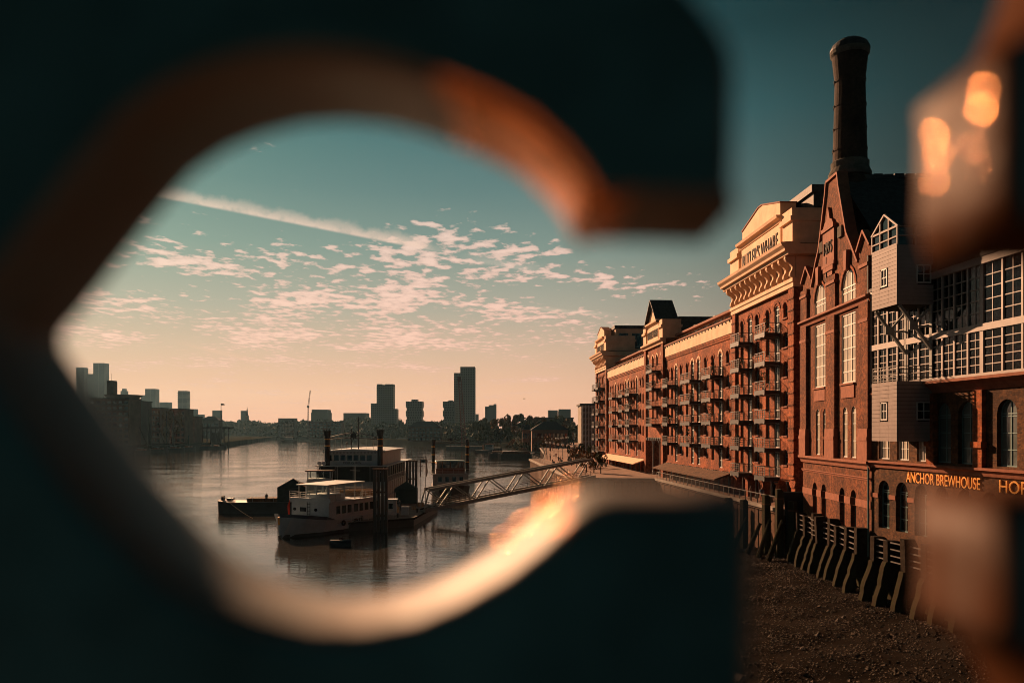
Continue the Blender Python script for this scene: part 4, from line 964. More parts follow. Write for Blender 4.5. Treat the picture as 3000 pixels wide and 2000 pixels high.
for i in range(4): ob('bench', MB().box(1.2+i*1.2, 1.6+i*1.2, -1.8, 1.8, 4.85, 4.95).box(1.2+i*1.2, 1.28+i*1.2, -1.8, 1.8, 4.5, 5.4), 'pale_timber', parent=e)
ob('mast', MB().tube((4.2, .1, 4.5), (4.2, .1, 9.6), .08, .04).beam((4.2, -.6, 8.4), (4.2, .8, 8.4), .05), 'white_frame', parent=e)
ob('flag', MB().prism([(19.4, 2.9), (19.55, 2.95), (19.75, 4.2), (19.5, 4.7), (19.38, 4.6)], 'y', -.03, .03).box(19.3, 19.38, -.03, .03, 2.6, 5.0), 'red_cloth', parent=e)
for x in (8.2, 9.4, 12.4): ob('tyre_fender', MB().torus((x, 3.14, 1.35), .32, .11, 'y'), 'black_iron', parent=e)
ob('liferaft', MB().lathe([(.3, 0), (.38, .2), (.38, .9), (.3, 1.1)], (7.2, -2.1, 4.5), 10), 'white_paint', parent=e)

# tall white paddle-steamer style boat behind it
pb = W(1031, 1556-35); Y0 = 146.0; X0 = (1031-1500)/F*Y0
e = empty('showboat', (X0, Y0, 0), R(-90), cat='boat', label='tall white river showboat with two black funnels and a star between them')
ob('hull', hull([(-36, 6.2, 5.8, 2.4), (-20, 6.4, 6.0, 2.4), (-4, 6.4, 6.0, 2.6), (3.5, 4.8, 3.6, 2.8), (6.5, 2.6, 1.2, 3.0), (7.6, .5, .1, 3.1)]), 'white_paint', parent=e)
ob('hull_stripe', boot([(-36, 6.2, 5.8, 2.4), (-20, 6.4, 6.0, 2.4), (-4, 6.4, 6.0, 2.6), (3.5, 4.8, 3.6, 2.8), (6.5, 2.6, 1.2, 3.0), (7.6, .5, .1, 3.1)], .9), 'hull_dark', parent=e)
hs = ob('lower_house', MB().box(-34, -.2, -6.1, 6.1, 2.6, 5.0), 'white_paint', parent=e)
scr = ob('front_screen', MB().box(-.2, -.1, -6.1, 6.2, 5.1, 8.0), 'canvas_black', parent=e)
for y in (-3.1, .2, 3.3): ob('screen_batten', MB().box(-.1, -.06, y-.04, y+.04, 5.1, 8.0), 'steel_grey', parent=scr)
for s0, s1 in ((5.9, 3.9), (-5.9, -3.9)): ob('stay', MB().beam((0, s0, 7.9), (2.6, s1, 4.8), .07), 'steel_grey', parent=e)
ob('middle_house', MB().box(-34, -.22, -5.2, 5.2, 5.15, 7.95), 'canvas_black', parent=e)
for z, ov in ((5.0, 6.5), (8.0, 6.6)): ob('deck', MB().box(-35, .4, -ov, ov, z, z+.15), 'white_paint', parent=e)
for sgn in (1, -1):
    for z0, z1 in ((2.5, 5.0), (5.15, 8.0)):
        for i in range(13): ob('gallery_post', MB().box(-34.5+i*2.8, -34.38+i*2.8, sgn*6.45-.06, sgn*6.45+.06, z0, z1), 'white_frame', parent=e)
    g_ = MB()
    for i in range(70): g_.box(-34.5+i*.49, -34.44+i*.49, sgn*6.45-.02, sgn*6.45+.02, 5.2, 6.1)
    g_.box(-34.5, 0, sgn*6.45-.04, sgn*6.45+.04, 6.1, 6.18); ob('gallery_railing', g_, 'white_frame', parent=e)
fn = MB(); N_ = 44
for i in range(N_+1): fn.box(3.3, 3.36, -6+12*i/N_-.025, -6+12*i/N_+.025, 2.9, 4.6)
fn.box(3.28, 3.38, -6, 6, 4.6, 4.7); fn.box(3.28, 3.38, -6, 6, 3.0, 3.08)
ob('front_railing', fn, 'white_frame', parent=e)
ob('fore_deck', MB().box(-.1, 3.5, -6.1, 6.1, 2.78, 2.92), 'white_paint', parent=e)
uc = ob('upper_cabin', MB().box(-26, -2.0, -5.1, 5.3, 8.15, 10.6), 'white_paint', parent=e)
for i in range(7):
    y = -4.5+i*1.22
    o = ob('window', MB().box(-1.98, -1.93, y-.56, y-.48, 9.0, 10.05).box(-1.98, -1.93, y+.48, y+.56, 9.0, 10.05).box(-1.98, -1.93, y-.56, y+.56, 8.93, 9.0).box(-1.98, -1.93, y-.56, y+.56, 10.05, 10.12), 'white_frame', parent=uc)
    ob('pane', MB().box(-1.99, -1.95, y-.48, y+.48, 9.0, 10.05), 'glass', parent=o)
ob('name_lettering', (lambda me: (me.transform(Matrix.Rotation(R(180), 4, 'Z')), me)[1])(text_mesh('DIXIE QUEEN', 'lettering_dark', .42, 3.3, .03)), parent=uc, loc=(-1.97, -2.0, 8.35))
rfp = ob('cabin_roof', MB().prism([(-5.7, 10.6), (5.9, 10.6), (5.9, 10.85), (0, 11.2), (-5.7, 10.85)], 'x', -27, -1.3), 'white_paint', parent=e)
fr2 = MB()
for i in range(44): fr2.prism([(-5.6+i*.26, 10.86), (-5.4+i*.26, 10.86), (-5.5+i*.26, 11.1)], 'x', -1.4, -1.33); fr2.prism([(-5.6+i*.26, 10.6), (-5.4+i*.26, 10.6), (-5.5+i*.26, 10.35)], 'x', -1.36, -1.30)
ob('roof_cresting', fr2, 'black_iron', parent=rfp)
for y in (5.0, -4.75):
    f = ob('funnel', MB().lathe([(.50, 8.1), (.50, 13.4), (.46, 13.42), (.50, 13.5), (.64, 14.6), (.60, 14.62), (.5, 14.2)], (-1.0 if y < 0 else -1.0, y, 0), 16), 'black_iron', parent=e)
    ob('funnel_band', MB().lathe([(.515, 11.7), (.52, 11.72), (.52, 11.85), (.515, 11.87)], (-1.0, y, 0), 16).lathe([(.515, 12.9), (.52, 12.92), (.52, 13.05), (.515, 13.07)], (-1.0, y, 0), 16), 'gold', parent=f)
    cr = MB()
    for i in range(12): a = 6.283*i/12; cr.beam((-1.0+.5*math.cos(a), y+.5*math.sin(a), 13.5), (-1.0+.70*math.cos(a), y+.70*math.sin(a), 14.85), .12, .06)
    ob('funnel_crown', cr, 'black_iron', parent=f)
ar = MB()
for z0, z1 in ((13.25, 14.1), (12.9, 13.25)):
    pts = [(-1.0, 4.6-9.0*i/12, z0+(z1-z0)*math.sin(math.pi*i/12)) for i in range(13)]
    ar.path(pts, .10, 5)
for i in (2, 4, 8, 10): ar.beam((-1, 4.6-9*i/12, 12.9+.35*math.sin(math.pi*i/12)), (-1, 4.6-9*i/12, 13.25+.85*math.sin(math.pi*i/12)), .06)
ob('funnel_arch', ar, 'black_iron', parent=e)
def star(parent, x, y, z, r, m='black_iron'):
    s_ = MB(); s_.tube((x-.05, y, z), (x+.05, y, z), r*.55, n=14)
    for i in range(8):
        a = 6.283*i/8; s_.prism([(y+r*.5*math.cos(a+.3), z+r*.5*math.sin(a+.3)), (y+r*1.25*math.cos(a), z+r*1.25*math.sin(a)), (y+r*.5*math.cos(a-.3), z+r*.5*math.sin(a-.3))], 'x', x-.04, x+.04)
    ob('star_emblem', s_, m, parent=parent)
star(e, -1.0, .1, 13.6, .85)
ob('mast', MB().tube((-2.4, .75, 10.9), (-2.4, .75, 17.2), .12, .08).tube((-2.4, -.6, 10.9), (-2.4, -.6, 14.9), .09).beam((-2.4, .3, 15.5), (-2.4, 1.2, 15.5), .05).box(-2.5, -2.3, .6, .9, 16.2, 16.9), 'black_iron', parent=e)
for y in (3.6, 2.2, -2.4, -3.5): ob('aerial', MB().tube((-2.2, y, 10.8), (-2.2, y, 13.2), .03), 'steel_grey', parent=e)
ob('searchlight', MB().tube((-1.9, -1.3, 10.9), (-1.9, -1.3, 12.0), .05).ball((-1.8, -1.3, 12.2), .25), 'steel_grey', parent=e)
for y in (-6.0, -5.2): ob('liferaft', MB().tube((-1.3, y, 8.55), (-.1, y, 8.55), .38, n=10), 'white_paint', parent=e)
ob('jackstaff', MB().tube((4.6, -1.7, 2.9), (4.6, -1.7, 8.6), .06, .03).prism([(-2.2, 2.9), (-1.2, 2.9), (-1.7, 4.9)], 'x', 4.5, 4.6), 'white_frame', parent=e)

# dark working barge on the left with tent and wheelhouse
bp_ = W(640, 1501); e = empty('work_barge', (bp_.x, bp_.y, 0), R(6), cat='boat', label='low dark work barge with black tent and small glazed wheelhouse')
ob('hull', hull([(0, .6, .3, 2.35), (.5, 2.2, 1.7, 2.25), (2.5, 2.6, 2.4, 2.0), (14, 2.6, 2.5, 1.9), (24, 2.6, 2.4, 2.0)]), 'hull_dark', parent=e)
ob('hatch', MB().box(5.2, 11, -1.5, 1.5, 1.9, 2.6), 'rust', parent=e)
ob('deck_railing', rails([(1, -2.3, 2.1), (10, -2.5, 2.0)], .8, (1.0,), 1.6), 'steel_grey', parent=e)
ob('bitts', MB().box(.6, 1.0, -.5, -.2, 2.2, 3.0).box(.6, 1.0, .2, .5, 2.2, 3.0).box(1.6, 2.6, -.8, .8, 2.2, 2.6), 'black_iron', parent=e)
tn = ob('tent', MB().box(10.6, 15.4, -2.2, 2.2, 2.0, 4.5), 'tent_green', parent=e)
ob('tent_roof', MB().add([(10.5, -2.3, 4.5), (15.5, -2.3, 4.5), (15.5, 2.3, 4.5), (10.5, 2.3, 4.5), (13, 0, 6.0), (12.6, 0, 5.85)], ((0, 1, 4, 5), (1, 2, 4), (2, 3, 5, 4), (3, 0, 5))), 'tent_green', parent=tn)
wb = ob('wheelhouse', MB().box(15.6, 19.8, -1.6, 1.6, 2.0, 6.0).box(15.7, 15.85, -1.6, -1.45, 6, 7.3).box(19.6, 19.75, -1.6, -1.45, 6, 7.3).box(15.7, 15.85, 1.45, 1.6, 6, 7.3).box(19.6, 19.75, 1.45, 1.6, 6, 7.3).box(17.2, 17.3, -1.6, -1.5, 6, 7.3).box(18.5, 18.6, -1.6, -1.5, 6, 7.3), 'white_paint', parent=e)
ob('wheelhouse_roof', MB().box(15.3, 20.2, -1.9, 1.9, 7.3, 7.5), 'varnish', parent=wb)
ob('window', MB().box(15.85, 19.6, -1.56, -1.54, 6.05, 7.3), 'clear_glass', parent=wb)
for x in (14.9, 19.4): ob('lifebuoy', MB().torus((x, -1.75, 4.9), .36, .10, 'y'), 'orange_ring', parent=wb)
ob('wheelhouse_railing', rails([(14.2, -1.8, 4.3), (15.6, -1.8, 4.3)], 1.2).box(14.2, 15.6, -1.8, 1.0, 4.2, 4.3), 'white_frame', parent=wb)

# varnished funnel boat beyond the gangway
fb_ = W(1320, 1449); e = empty('funnel_boat', (fb_.x, fb_.y, 0), R(-84), cat='boat', label='river boat with two tall black gold-ringed funnels beyond the gangway')
ob('hull', hull([(-20, 3.6, 3.3, 2.0), (-10, 4.4, 4.0, 1.9), (0, 4.4, 4.0, 2.0), (3.5, 3.0, 2.2, 2.3), (6, .3, .1, 2.6)]), 'hull_dark', parent=e)
lh = ob('lower_house', MB().box(-19, .5, -4.0, 4.0, 2.0, 4.7), 'white_paint', parent=e)
for i in range(8):
    for sgn in (1, -1): ob('window', MB().box(-17.5+i*2.2, -16.6+i*2.2, sgn*4.0-.02, sgn*4.0+.02, 2.8, 4.2), 'glass', parent=lh)
for y in (-2.4, -.8, .8, 2.4): ob('window', MB().box(.49, .53, y-.4, y+.4, 3.0, 4.1), 'glass', parent=lh)
ob('deck', MB().box(-20, 1.2, -4.4, 4.4, 4.7, 4.85), 'white_paint', parent=e)
ob('front_panel', MB().box(-1.2, -1.1, -3.3, 3.3, 4.85, 6.0), 'varnish', parent=e)
wl = ob('wheelhouse', MB().box(-5, -1.2, -3.1, 3.1, 4.85, 6.05), 'varnish', parent=e)
for y in (-3.05, -1.8, 0, 1.8, 3.05): ob('wheelhouse_mullion', MB().box(-1.3, -1.2, y-.06, y+.06, 6.05, 7.5), 'pale_timber', parent=wl)
ob('windscreen', MB().box(-1.3, -1.26, -3.0, 3.0, 6.05, 7.5), 'glass', parent=wl)
ob('wheelhouse_roof', MB().prism([(-3.5, 7.5), (3.5, 7.5), (3.3, 7.68), (0, 7.8), (-3.3, 7.68)], 'x', -5.4, -.8), 'teal_frame', parent=wl)
ob('aft_canopy', MB().prism([(-20, 6.6), (-6, 6.8), (-6, 6.95), (-20, 6.8)], 'y', -4.2, 3.0), 'pale_timber', parent=e)
ob('deck_railing', rails([(1.1, -4.3, 4.85), (1.1, 4.3, 4.85)], 1.0).add(*(lambda q: (q.v, q.f))(rails([(1.1, -4.3, 4.85), (-19, -4.3, 4.85)], 1.0))), 'white_frame', parent=e)
for y in (3.9, -3.9):
    f = ob('funnel', MB().lathe([(.40, 4.85), (.40, 12.6), (.34, 12.62)], (-2, y, 0), 14), 'black_iron', parent=e)
    for z in (7.3, 9.0, 10.8): ob('funnel_band', MB().lathe([(.41, z), (.42, z+.02), (.42, z+.2), (.41, z+.22)], (-2, y, 0), 14), 'gold', parent=f)
ob('funnel_arch', MB().path([(-2, 3.5-7*i/10, 12.0+.6*math.sin(math.pi*i/10)) for i in range(11)], .06, 5).path([(-2, 3.5, 11.8), (-2, -3.5, 11.8)], .09, 5), 'black_iron', parent=e)
star(e, -2, 0, 12.5, .55)
ob('mast', MB().tube((-3, 0, 7.7), (-3, 0, 15.2), .05, .03).tube((-3, -1.0, 7.7), (-3, -1.0, 14.8), .04), 'black_iron', parent=e)

# ------------------------------------------------------------------ pier: pontoon, dolphins, gangway
pc_ = [W(1022, 1530, 1.25), W(1212, 1516, 1.25), W(1282, 1478, 1.25), W(1100, 1470, 1.25)]
pn = ob('pontoon', MB().prism([(p_.x, p_.y) for p_ in pc_], 'z', -.6, 1.25), 'hull_dark', label='low dark landing pontoon between the boats and the gangway', cat='pontoon')
rb = MB()
for a, b in zip(pc_, pc_[1:]+pc_[:1]): rb.beam((a.x, a.y, 1.1), (b.x, b.y, 1.1), .3, .25)
ob('rubbing_strip', rb, 'timber', parent=pn)
ob('deck_surface', MB().prism([(p_.x*.995, p_.y) for p_ in pc_], 'z', 1.262, 1.29), 'concrete', parent=pn)
dl = ['nearest cluster, standing beside the white passenger boat', 'farther cluster, behind the tent by the gangway foot']
for k, (px, py, Y) in enumerate(((1115, 1372, 114.5), (1206, 1349, 146))):
    q = P(px, py, Y); e = empty('mooring_dolphin', (q.x, q.y, 0), 0, cat='mooring', group='steel mooring dolphins', label='steel pile mooring dolphin, '+dl[k])
    for x in (-.82, -.28, .28, .82):
        ob('pile', MB().box(x-.15, x+.15, -.3, -.2, -1, 8.9).box(x-.15, x+.15, .2, .3, -1, 8.9).box(x-.05, x+.05, -.2, .2, -1, 8.9) if abs(x) < .5 else MB().box(x-.20, x+.20, -.4, .4, -1, 8.9), 'steel_dark', parent=e)
    ob('pile_cap', MB().box(-1.08, 1.08, -.45, .45, 8.9, 9.1), 'rust', parent=e)
    ob('cross_beam', MB().box(-1.0, 1.0, -.12, .12, 5.6, 5.85).box(-1.0, 1.0, -.12, .12, 2.2, 2.45), 'rust', parent=e)
# gangway truss
ga = Vector(((1236-1500)/F*130, 130, 1.6)); gb = Vector(((1735-1500)/F*143, 143, 6.35)); u = (gb-ga).normalized(); sd_ = Vector((-u.y, u.x, 0)).normalized()
e = empty('gangway', ga, 0, cat='bridge', label='grey steel truss gangway sloping from the pontoon up to the wharf')
Lg = (gb-ga).length; up = Vector((0, 0, 3.2)); nn_ = 5
for k, off in enumerate((-1.15, 1.15)):
    o_ = sd_*off
    ob('bottom_chord', MB().beam(o_, o_+u*Lg, .28, .62), 'steel_grey', parent=e)
    ob('top_chord', MB().tube(o_+up+u*.8, o_+up+u*(Lg-.6), .24, n=10), 'steel_grey', parent=e)
    for i in range(nn_):
        a, m_, c = o_+u*(Lg*i/nn_), o_+u*(Lg*(i+.5)/nn_)+up, o_+u*(Lg*(i+1)/nn_)
        if i == 0: a0_ = o_+u*.9+up; ob('diagonal', MB().beam(a, a0_, .2), 'steel_grey', parent=e); ob('diagonal', MB().beam(a0_, o_+u*(Lg*.5/nn_+1.2), .16), 'steel_grey', parent=e)
        ob('diagonal', MB().beam(o_+u*(Lg*(i+.42)/nn_)+Vector((0, 0, .2)), m_+u*(Lg*.3/nn_), .2), 'steel_grey', parent=e)
        if i < nn_-1: ob('diagonal', MB().beam(m_+u*(Lg*.34/nn_), o_+u*(Lg*(i+1.38)/nn_)+Vector((0, 0, .2)), .16), 'steel_grey', parent=e)
    hr = MB()
    for z in (.55, .95, 1.25): hr.beam(o_*.8+u*.5+Vector((0, 0, z)), o_*.8+u*(Lg-.5)+Vector((0, 0, z)), .05)
    for i in range(18): c = o_*.8+u*(Lg*(i+.5)/18); hr.box(c.x-.03, c.x+.03, c.y-.03, c.y+.03, c.z, c.z+1.25)
    ob('handrail', hr, 'steel_dark', parent=e)
ob('walkway', MB().beam(Vector((0, 0, .1)), u*Lg+Vector((0, 0, .1)), 2.0, .12), 'timber', parent=e)
# tents, hut, bins and flags on the pontoon
q = W(1190, 1478, 1.29); e = empty('marquee', q, R(5), cat='tent', label='dark pop-up tent on the pontoon beside the gangway foot')
ob('canopy', MB().add([(-2, -2, 2.4), (2, -2, 2.4), (2, 2, 2.4), (-2, 2, 2.4), (0, 0, 4.2), (-2, -2, 2.9), (2, -2, 2.9), (2, 2, 2.9), (-2, 2, 2.9)], ((5, 6, 4), (6, 7, 4), (7, 8, 4), (8, 5, 4), (0, 1, 6, 5), (1, 2, 7, 6), (2, 3, 8, 7), (3, 0, 5, 8))), 'tent_green', parent=e)
for x, y in ((-1.95, -1.95), (1.95, -1.95), (1.95, 1.95), (-1.95, 1.95)): ob('leg', MB().box(x-.05, x+.05, y-.05, y+.05, 0, 2.5), 'steel_dark', parent=e)
ob('back_wall', MB().box(-1.95, 1.95, 1.9, 1.94, 0, 2.4), 'tent_green', parent=e)
q = W(1140, 1508, 1.29); e = empty('ticket_hut', q, R(4), cat='hut', label='pale ticket hut with small window on the pontoon behind the dolphin')
ob('wall', MB().box(-1.1, 1.1, 0, 2, 0, 2.3), 'white_paint', parent=e); ob('roof', MB().box(-1.25, 1.25, -.15, 2.15, 2.3, 2.45), 'white_paint', parent=e)
ob('window', MB().box(-.1, .6, -.03, -.005, 1.0, 1.8), 'glass', parent=e)
q = W(1186, 1508, 1.29); e = empty('storage_bin', q, 0, cat='bin', label='pale lidded storage bin at the pontoon edge below the gangway')
ob('body', MB().box(-.55, .55, 0, .7, 0, 1.1), 'white_paint', parent=e); ob('lid', MB().prism([(-.05, 1.1), (.78, 1.1), (.7, 1.3), (.1, 1.3)], 'x', -.6, .6), 'white_paint', parent=e)
for k, (px, py0, py1) in enumerate(((1231, 1330, 1440), (1247, 1326, 1425))):
    q = P(px, py1, 150); e = empty('banner_flag', (q.x, q.y, 1.29), 0, cat='flag', group='feather banners on the pier', label=('left' if k == 0 else 'right')+' one of two tall furled banner flags beside the gangway')
    h = P(px, py0, 150).z-1.29
    ob('pole', MB().tube((0, 0, 0), (0, 0, h), .06, .03), 'steel_dark', parent=e)
    ob('banner', MB().prism([(.03, h-.2), (.22, h-1.5), (.42, h-3.6), (.28, h-4.3), (.03, h-4.6)], 'y', -.04, .04) if k else MB().prism([(.03, h-.2), (.12, h-1.5), (.16, h-4.0), (.03, h-4.4)], 'y', -.04, .04), 'pale_cloth', parent=e)
# clutter on the pontoon
for k, (px, py) in enumerate(((1060, 1524), (1105, 1520), (1165, 1515), (1222, 1500))):
    q = W(px, py, 1.29); e = empty('bollard', q, 0, cat='bollard', group='pontoon bollards', label='dark mooring bollard on the pontoon edge, %s from the left' % ORD[k])
    ob('post', MB().lathe([(.16, 0), (.14, .1), (.12, .5), (.2, .55), (.2, .66)], n=10), 'black_iron', parent=e); ob('cross_bar', MB().tube((-.3, 0, .42), (.3, 0, .42), .05), 'black_iron', parent=e)
for k, (px, py, w_, h_) in enumerate(((1160, 1500, 1.0, .9), (1212, 1492, .8, .6), (1232, 1484, 1.1, .8))):
    q = W(px, py, 1.29); e = empty('crate', q, R(12*k), cat='crate', group='crates on the pontoon', label='wooden supply crate on the pontoon, %s from the left' % ORD[k])
    for i in range(4): ob('plank', MB().box(-w_/2, w_/2, -.4, .4, h_*i/4+.01, h_*(i+1)/4-.015), 'pale_timber', parent=e)
e = ob('pontoon_railing', rails([(pc_[0].x+.3, pc_[0].y+.4, 1.29), (pc_[1].x-3.2, pc_[1].y+.3, 1.29)], 1.0, (1.0, .5), 1.5, .03), 'white_frame', label='thin pale railing along the front edge of the pontoon', cat='railing')
def rope(a, b, sag, label):
    a, b = Vector(a), Vector(b); pts = [a.lerp(b, i/10)-Vector((0, 0, sag*4*(i/10)*(1-i/10))) for i in range(11)]
    ob('mooring_rope', MB().path(pts, .045, 5), 'pale_timber', label=label, cat='rope')
rope((bow.x+1.2, bow.y+1.0, 2.6), (pc_[0].x+1.5, pc_[0].y+.2, 1.8), .7, 'slack mooring rope from the white boat bow to the pontoon')
rope((bp_.x+.9, bp_.y, 2.8), (bp_.x+9, bp_.y-9, .0), .3, 'mooring rope running from the work barge bow down to the water')
# buoys
q = W(999, 1600); e = empty('mooring_buoy', q, R(4), cat='buoy', label='dark drum-shaped mooring buoy floating in front of the white boat')
ob('drum', MB().tube((-1.35, 0, .25), (1.35, 0, .25), .62, n=16), 'hull_dark', parent=e); ob('shackle', MB().torus((0, 0, .95), .16, .05, 'y'), 'rust', parent=e)
q = W(1242, 1352); e = empty('mooring_buoy', q, R(-3), cat='buoy', label='dark mooring buoy floating between the showboat and the funnel boat')
ob('drum', MB().tube((-1.6, 0, .4), (1.6, 0, .4), .75, n=16), 'hull_dark', parent=e); ob('shackle', MB().torus((0, 0, 1.25), .18, .06, 'y'), 'rust', parent=e)
# lamp posts, rails and benches on the promenade
def lamp(px, py, Y, label, grp):
    q = P(px, py, Y); h = q.z-6.2
    e = empty('globe_lamp', (q.x, q.y, 6.2), 0, label=label, cat='street lamp', group=grp)
    ob('post', MB().lathe([(.16, 0), (.16, .5), (.09, .6), (.07, h-.5), (.14, h-.45), (.14, h-.32)], n=8), 'black_iron', parent=e)
    ob('globe', MB().ball((0, 0, h), .42, 12, 8), 'globe_glass', parent=e, smooth=True)
row1 = [(1697.7, 1310), (1680, 1307.6), (1663.8, 1304.6), (1648.5, 1302.5), (1635, 1301.3), (1623, 1298.7), (1611.5, 1296.7), (1600.8, 1295.7)]
for k, (px, py) in enumerate(row1): lamp(px, py, (CZ-10.4)*F/(py-HZ), 'black globe lamp post, %s from the right in the nearer row' % ORD[k], 'globe lamps, nearer row')
row2 = [(1597, 1287), (1609, 1286.5), (1618, 1285.5), (1629, 1284.5), (1636, 1284), (1644, 1283), (1650.5, 1282.5), (1659, 1281.5), (1665, 1281), (1682, 1285.5), (1705, 1284.5), (1727, 1284.5)]
for k, (px, py) in enumerate(row2): lamp(px, py, 330+k*7, 'black globe lamp post, %s from the left in the farther row' % ORD[k], 'globe lamps, farther row')
e = ob('promenade_railing', rails([(10.9, 143, 6.25), (8.6, 185, 6.25), (5.9, 234, 6.25), (9.3, 237, 6.25), (12.3, 300, 6.25), (14.4, 398, 6.25)], 1.15, (1.0, .72, .45, .2), 2.4, .028), 'rail_paint',
       label='pale metal railing along the outer edge of the promenade', cat='railing')
q = (20.5, 121.5); 
e = ob('walkway_railing', rails([(28.7, 86, 6.25), (27.55, 106, 6.25), (25.4, 139.5, 6.25)], 1.1, (1.0,), 2.0, .05), 'rail_paint', label='thin rail along the narrow quay under the near pavilion', cat='railing')
e = ob('hoarding', MB().prism([(29.0, 4.2), (33.4, 4.2), (33.4, 8.1), (28.6, 8.1)], 'y', 83.75, 84.05), 'canvas_black', label='dark hoarding closing the quay end beside the brewery gable', cat='fence')
for k, (x, y, h) in enumerate(((28.2, 84.0, 8.4), (27.6, 86.5, 7.6), (26.8, 92.0, 6.6), (26.4, 97.0, 6.4), (29.4, 83.4, 7.2))):
    e = empty('mooring_post', (x, y, shore_z(x, y)), R(9*k), cat='pile', group='old mooring posts at the quay corner', label='old squared timber mooring post, %s of the group at the quay corner' % ORD[k])
    zb = shore_z(x, y)
    ob('post', MB().prism([(-.35, -.4), (.35, -.4), (.33, h-zb-.2), (.1, h-zb), (-.33, h-zb-.05)], 'y', -.33, .33), 'weed_timber', parent=e)
    ob('iron_strap', MB().box(-.37, .37, -.35, .35, h-zb-1.1, h-zb-.95), 'rust', parent=e)
for k, (x, y, t) in enumerate(((27.2, 88, .8), (26.6, 91, 1.1), (27.5, 85.6, .6), (28.0, 83.0, .9))):
    e = ob('raking_log', MB().tube((x-t-.4, y, shore_z(x, y)-.2), (x+.3, y+.2, 4.3+.3*k), .30, .2, 8), 'weed_timber', cat='pile', group='raking logs below the quay', label='weedy raking log leaning on the quay, %s of four' % ORD[k])
# potted shrubs and benches on the promenade
for k, (px, py, Y) in enumerate(((1668, 1320, 200), (1645, 1322, 215), (1622, 1324, 205))):
    q = P(px, py, Y); e = empty('bench', (q.x, q.y, 6.2), R(80), cat='bench', group='promenade benches', label='dark promenade bench, %s from the right below the lamps' % ORD[k])
    ob('seat', MB().box(-.9, .9, -.25, .25, .42, .50), 'timber', parent=e); ob('backrest', MB().box(-.9, .9, .22, .28, .55, .95), 'timber', parent=e)
    for x in (-.75, .75): ob('leg', MB().box(x-.05, x+.05, -.22, .25, 0, .42), 'black_iron', parent=e)
# ------------------------------------------------------------------ people (small figures)
def person_mesh(kind):
    J = {'stand': [(0, 0, .95), (0, 0, 1.2), (0, 0, 1.42), (0, -.01, 1.53), (0, -.02, 1.64), (0, -.01, 1.73), (.10, 0, .9), (.11, .02, .5), (.12, .05, .07), (.12, -.12, .04), (-.10, 0, .9), (-.11, -.03, .5), (-.12, .02, .07), (-.12, -.15, .04),
                   (.19, 0, 1.40), (.24, .03, 1.13), (.23, -.06, .88), (.22, -.09, .78), (-.19, 0, 1.40), (-.24, .03, 1.13), (-.23, -.06, .88), (-.22, -.09, .78)],
         'walk': [(0, 0, .93), (0, -.02, 1.2), (0, -.04, 1.41), (0, -.06, 1.52), (0, -.08, 1.62), (0, -.07, 1.71), (.10, 0, .88), (.11, -.20, .5), (.12, -.24, .08), (.12, -.40, .05), (-.10, 0, .88), (-.11, .12, .5), (-.12, .40, .14), (-.12, .30, .05),
                  (.19, -.03, 1.39), (.24, .12, 1.14), (.23, .10, .90), (.22, .06, .80), (-.19, -.03, 1.39), (-.24, -.12, 1.14), (-.23, -.26, .93), (-.22, -.32, .86)]}
    J['sit'] = [(x, y, z-.42) for x, y, z in J['stand'][:6]]+[(.10, -.02, .48), (.12, -.45, .50), (.12, -.45, .08), (.12, -.60, .05), (-.10, -.02, .48), (-.12, -.45, .50), (-.12, -.45, .08), (-.12, -.60, .05),
               (.19, 0, .98), (.25, -.06, .72), (.16, -.30, .60), (.12, -.38, .58), (-.19, 0, .98), (-.25, -.06, .72), (-.16, -.30, .60), (-.12, -.38, .58)]
    E = [(0, 1), (1, 2), (2, 3), (3, 4), (4, 5), (0, 6), (6, 7), (7, 8), (8, 9), (0, 10), (10, 11), (11, 12), (12, 13), (2, 14), (14, 15), (15, 16), (16, 17), (2, 18), (18, 19), (19, 20), (20, 21)]
    rad = [.15, .15, .16, .06, .10, .085, .10, .075, .05, .045, .10, .075, .05, .045, .075, .055, .042, .04, .075, .055, .042, .04]
    me = bpy.data.meshes.new('person'); me.from_pydata(J[kind], E, [])
    o = bpy.data.objects.new('person', me); col.objects.link(o)
    o.modifiers.new('skin', 'SKIN'); s_ = o.modifiers.new('sub', 'SUBSURF'); s_.levels = 1; s_.render_levels = 1
    sk = me.skin_vertices[0].data if me.skin_vertices else None
    if sk is None:
        bpy.context.view_layer.objects.active = o; sk = me.skin_vertices[0].data
    for v, r in zip(sk, rad): v.radius = (r, r*.85)
    sk[0].use_root = True
    bpy.context.view_layer.update()
    out = bpy.data.meshes.new_from_object(o.evaluated_get(bpy.context.evaluated_depsgraph_get())); bpy.data.objects.remove(o); return out
def cloth_mat(name, c, legs, top):
    m = bpy.data.materials.new(name); m.use_nodes = True; t = NT(m.node_tree); p_ = m.node_tree.nodes['Principled BSDF']
    z = t.n('ShaderNodeSeparateXYZ', {0: t.n('ShaderNodeTexCoord').outputs['Object']}).outputs[2]
    a = t.mix(t.m('GREATER_THAN', z, legs), (.02, .022, .03, 1), (*c, 1)); b = t.mix(t.m('GREATER_THAN', z, top), a, (.30, .17, .12, 1))
    t.set(p_.inputs['Base Color'], t.mix(t.m('GREATER_THAN', z, top+.17), b, (.03, .02, .015, 1))); p_.inputs['Roughness'].default_value = .8; return m
pmesh = {}
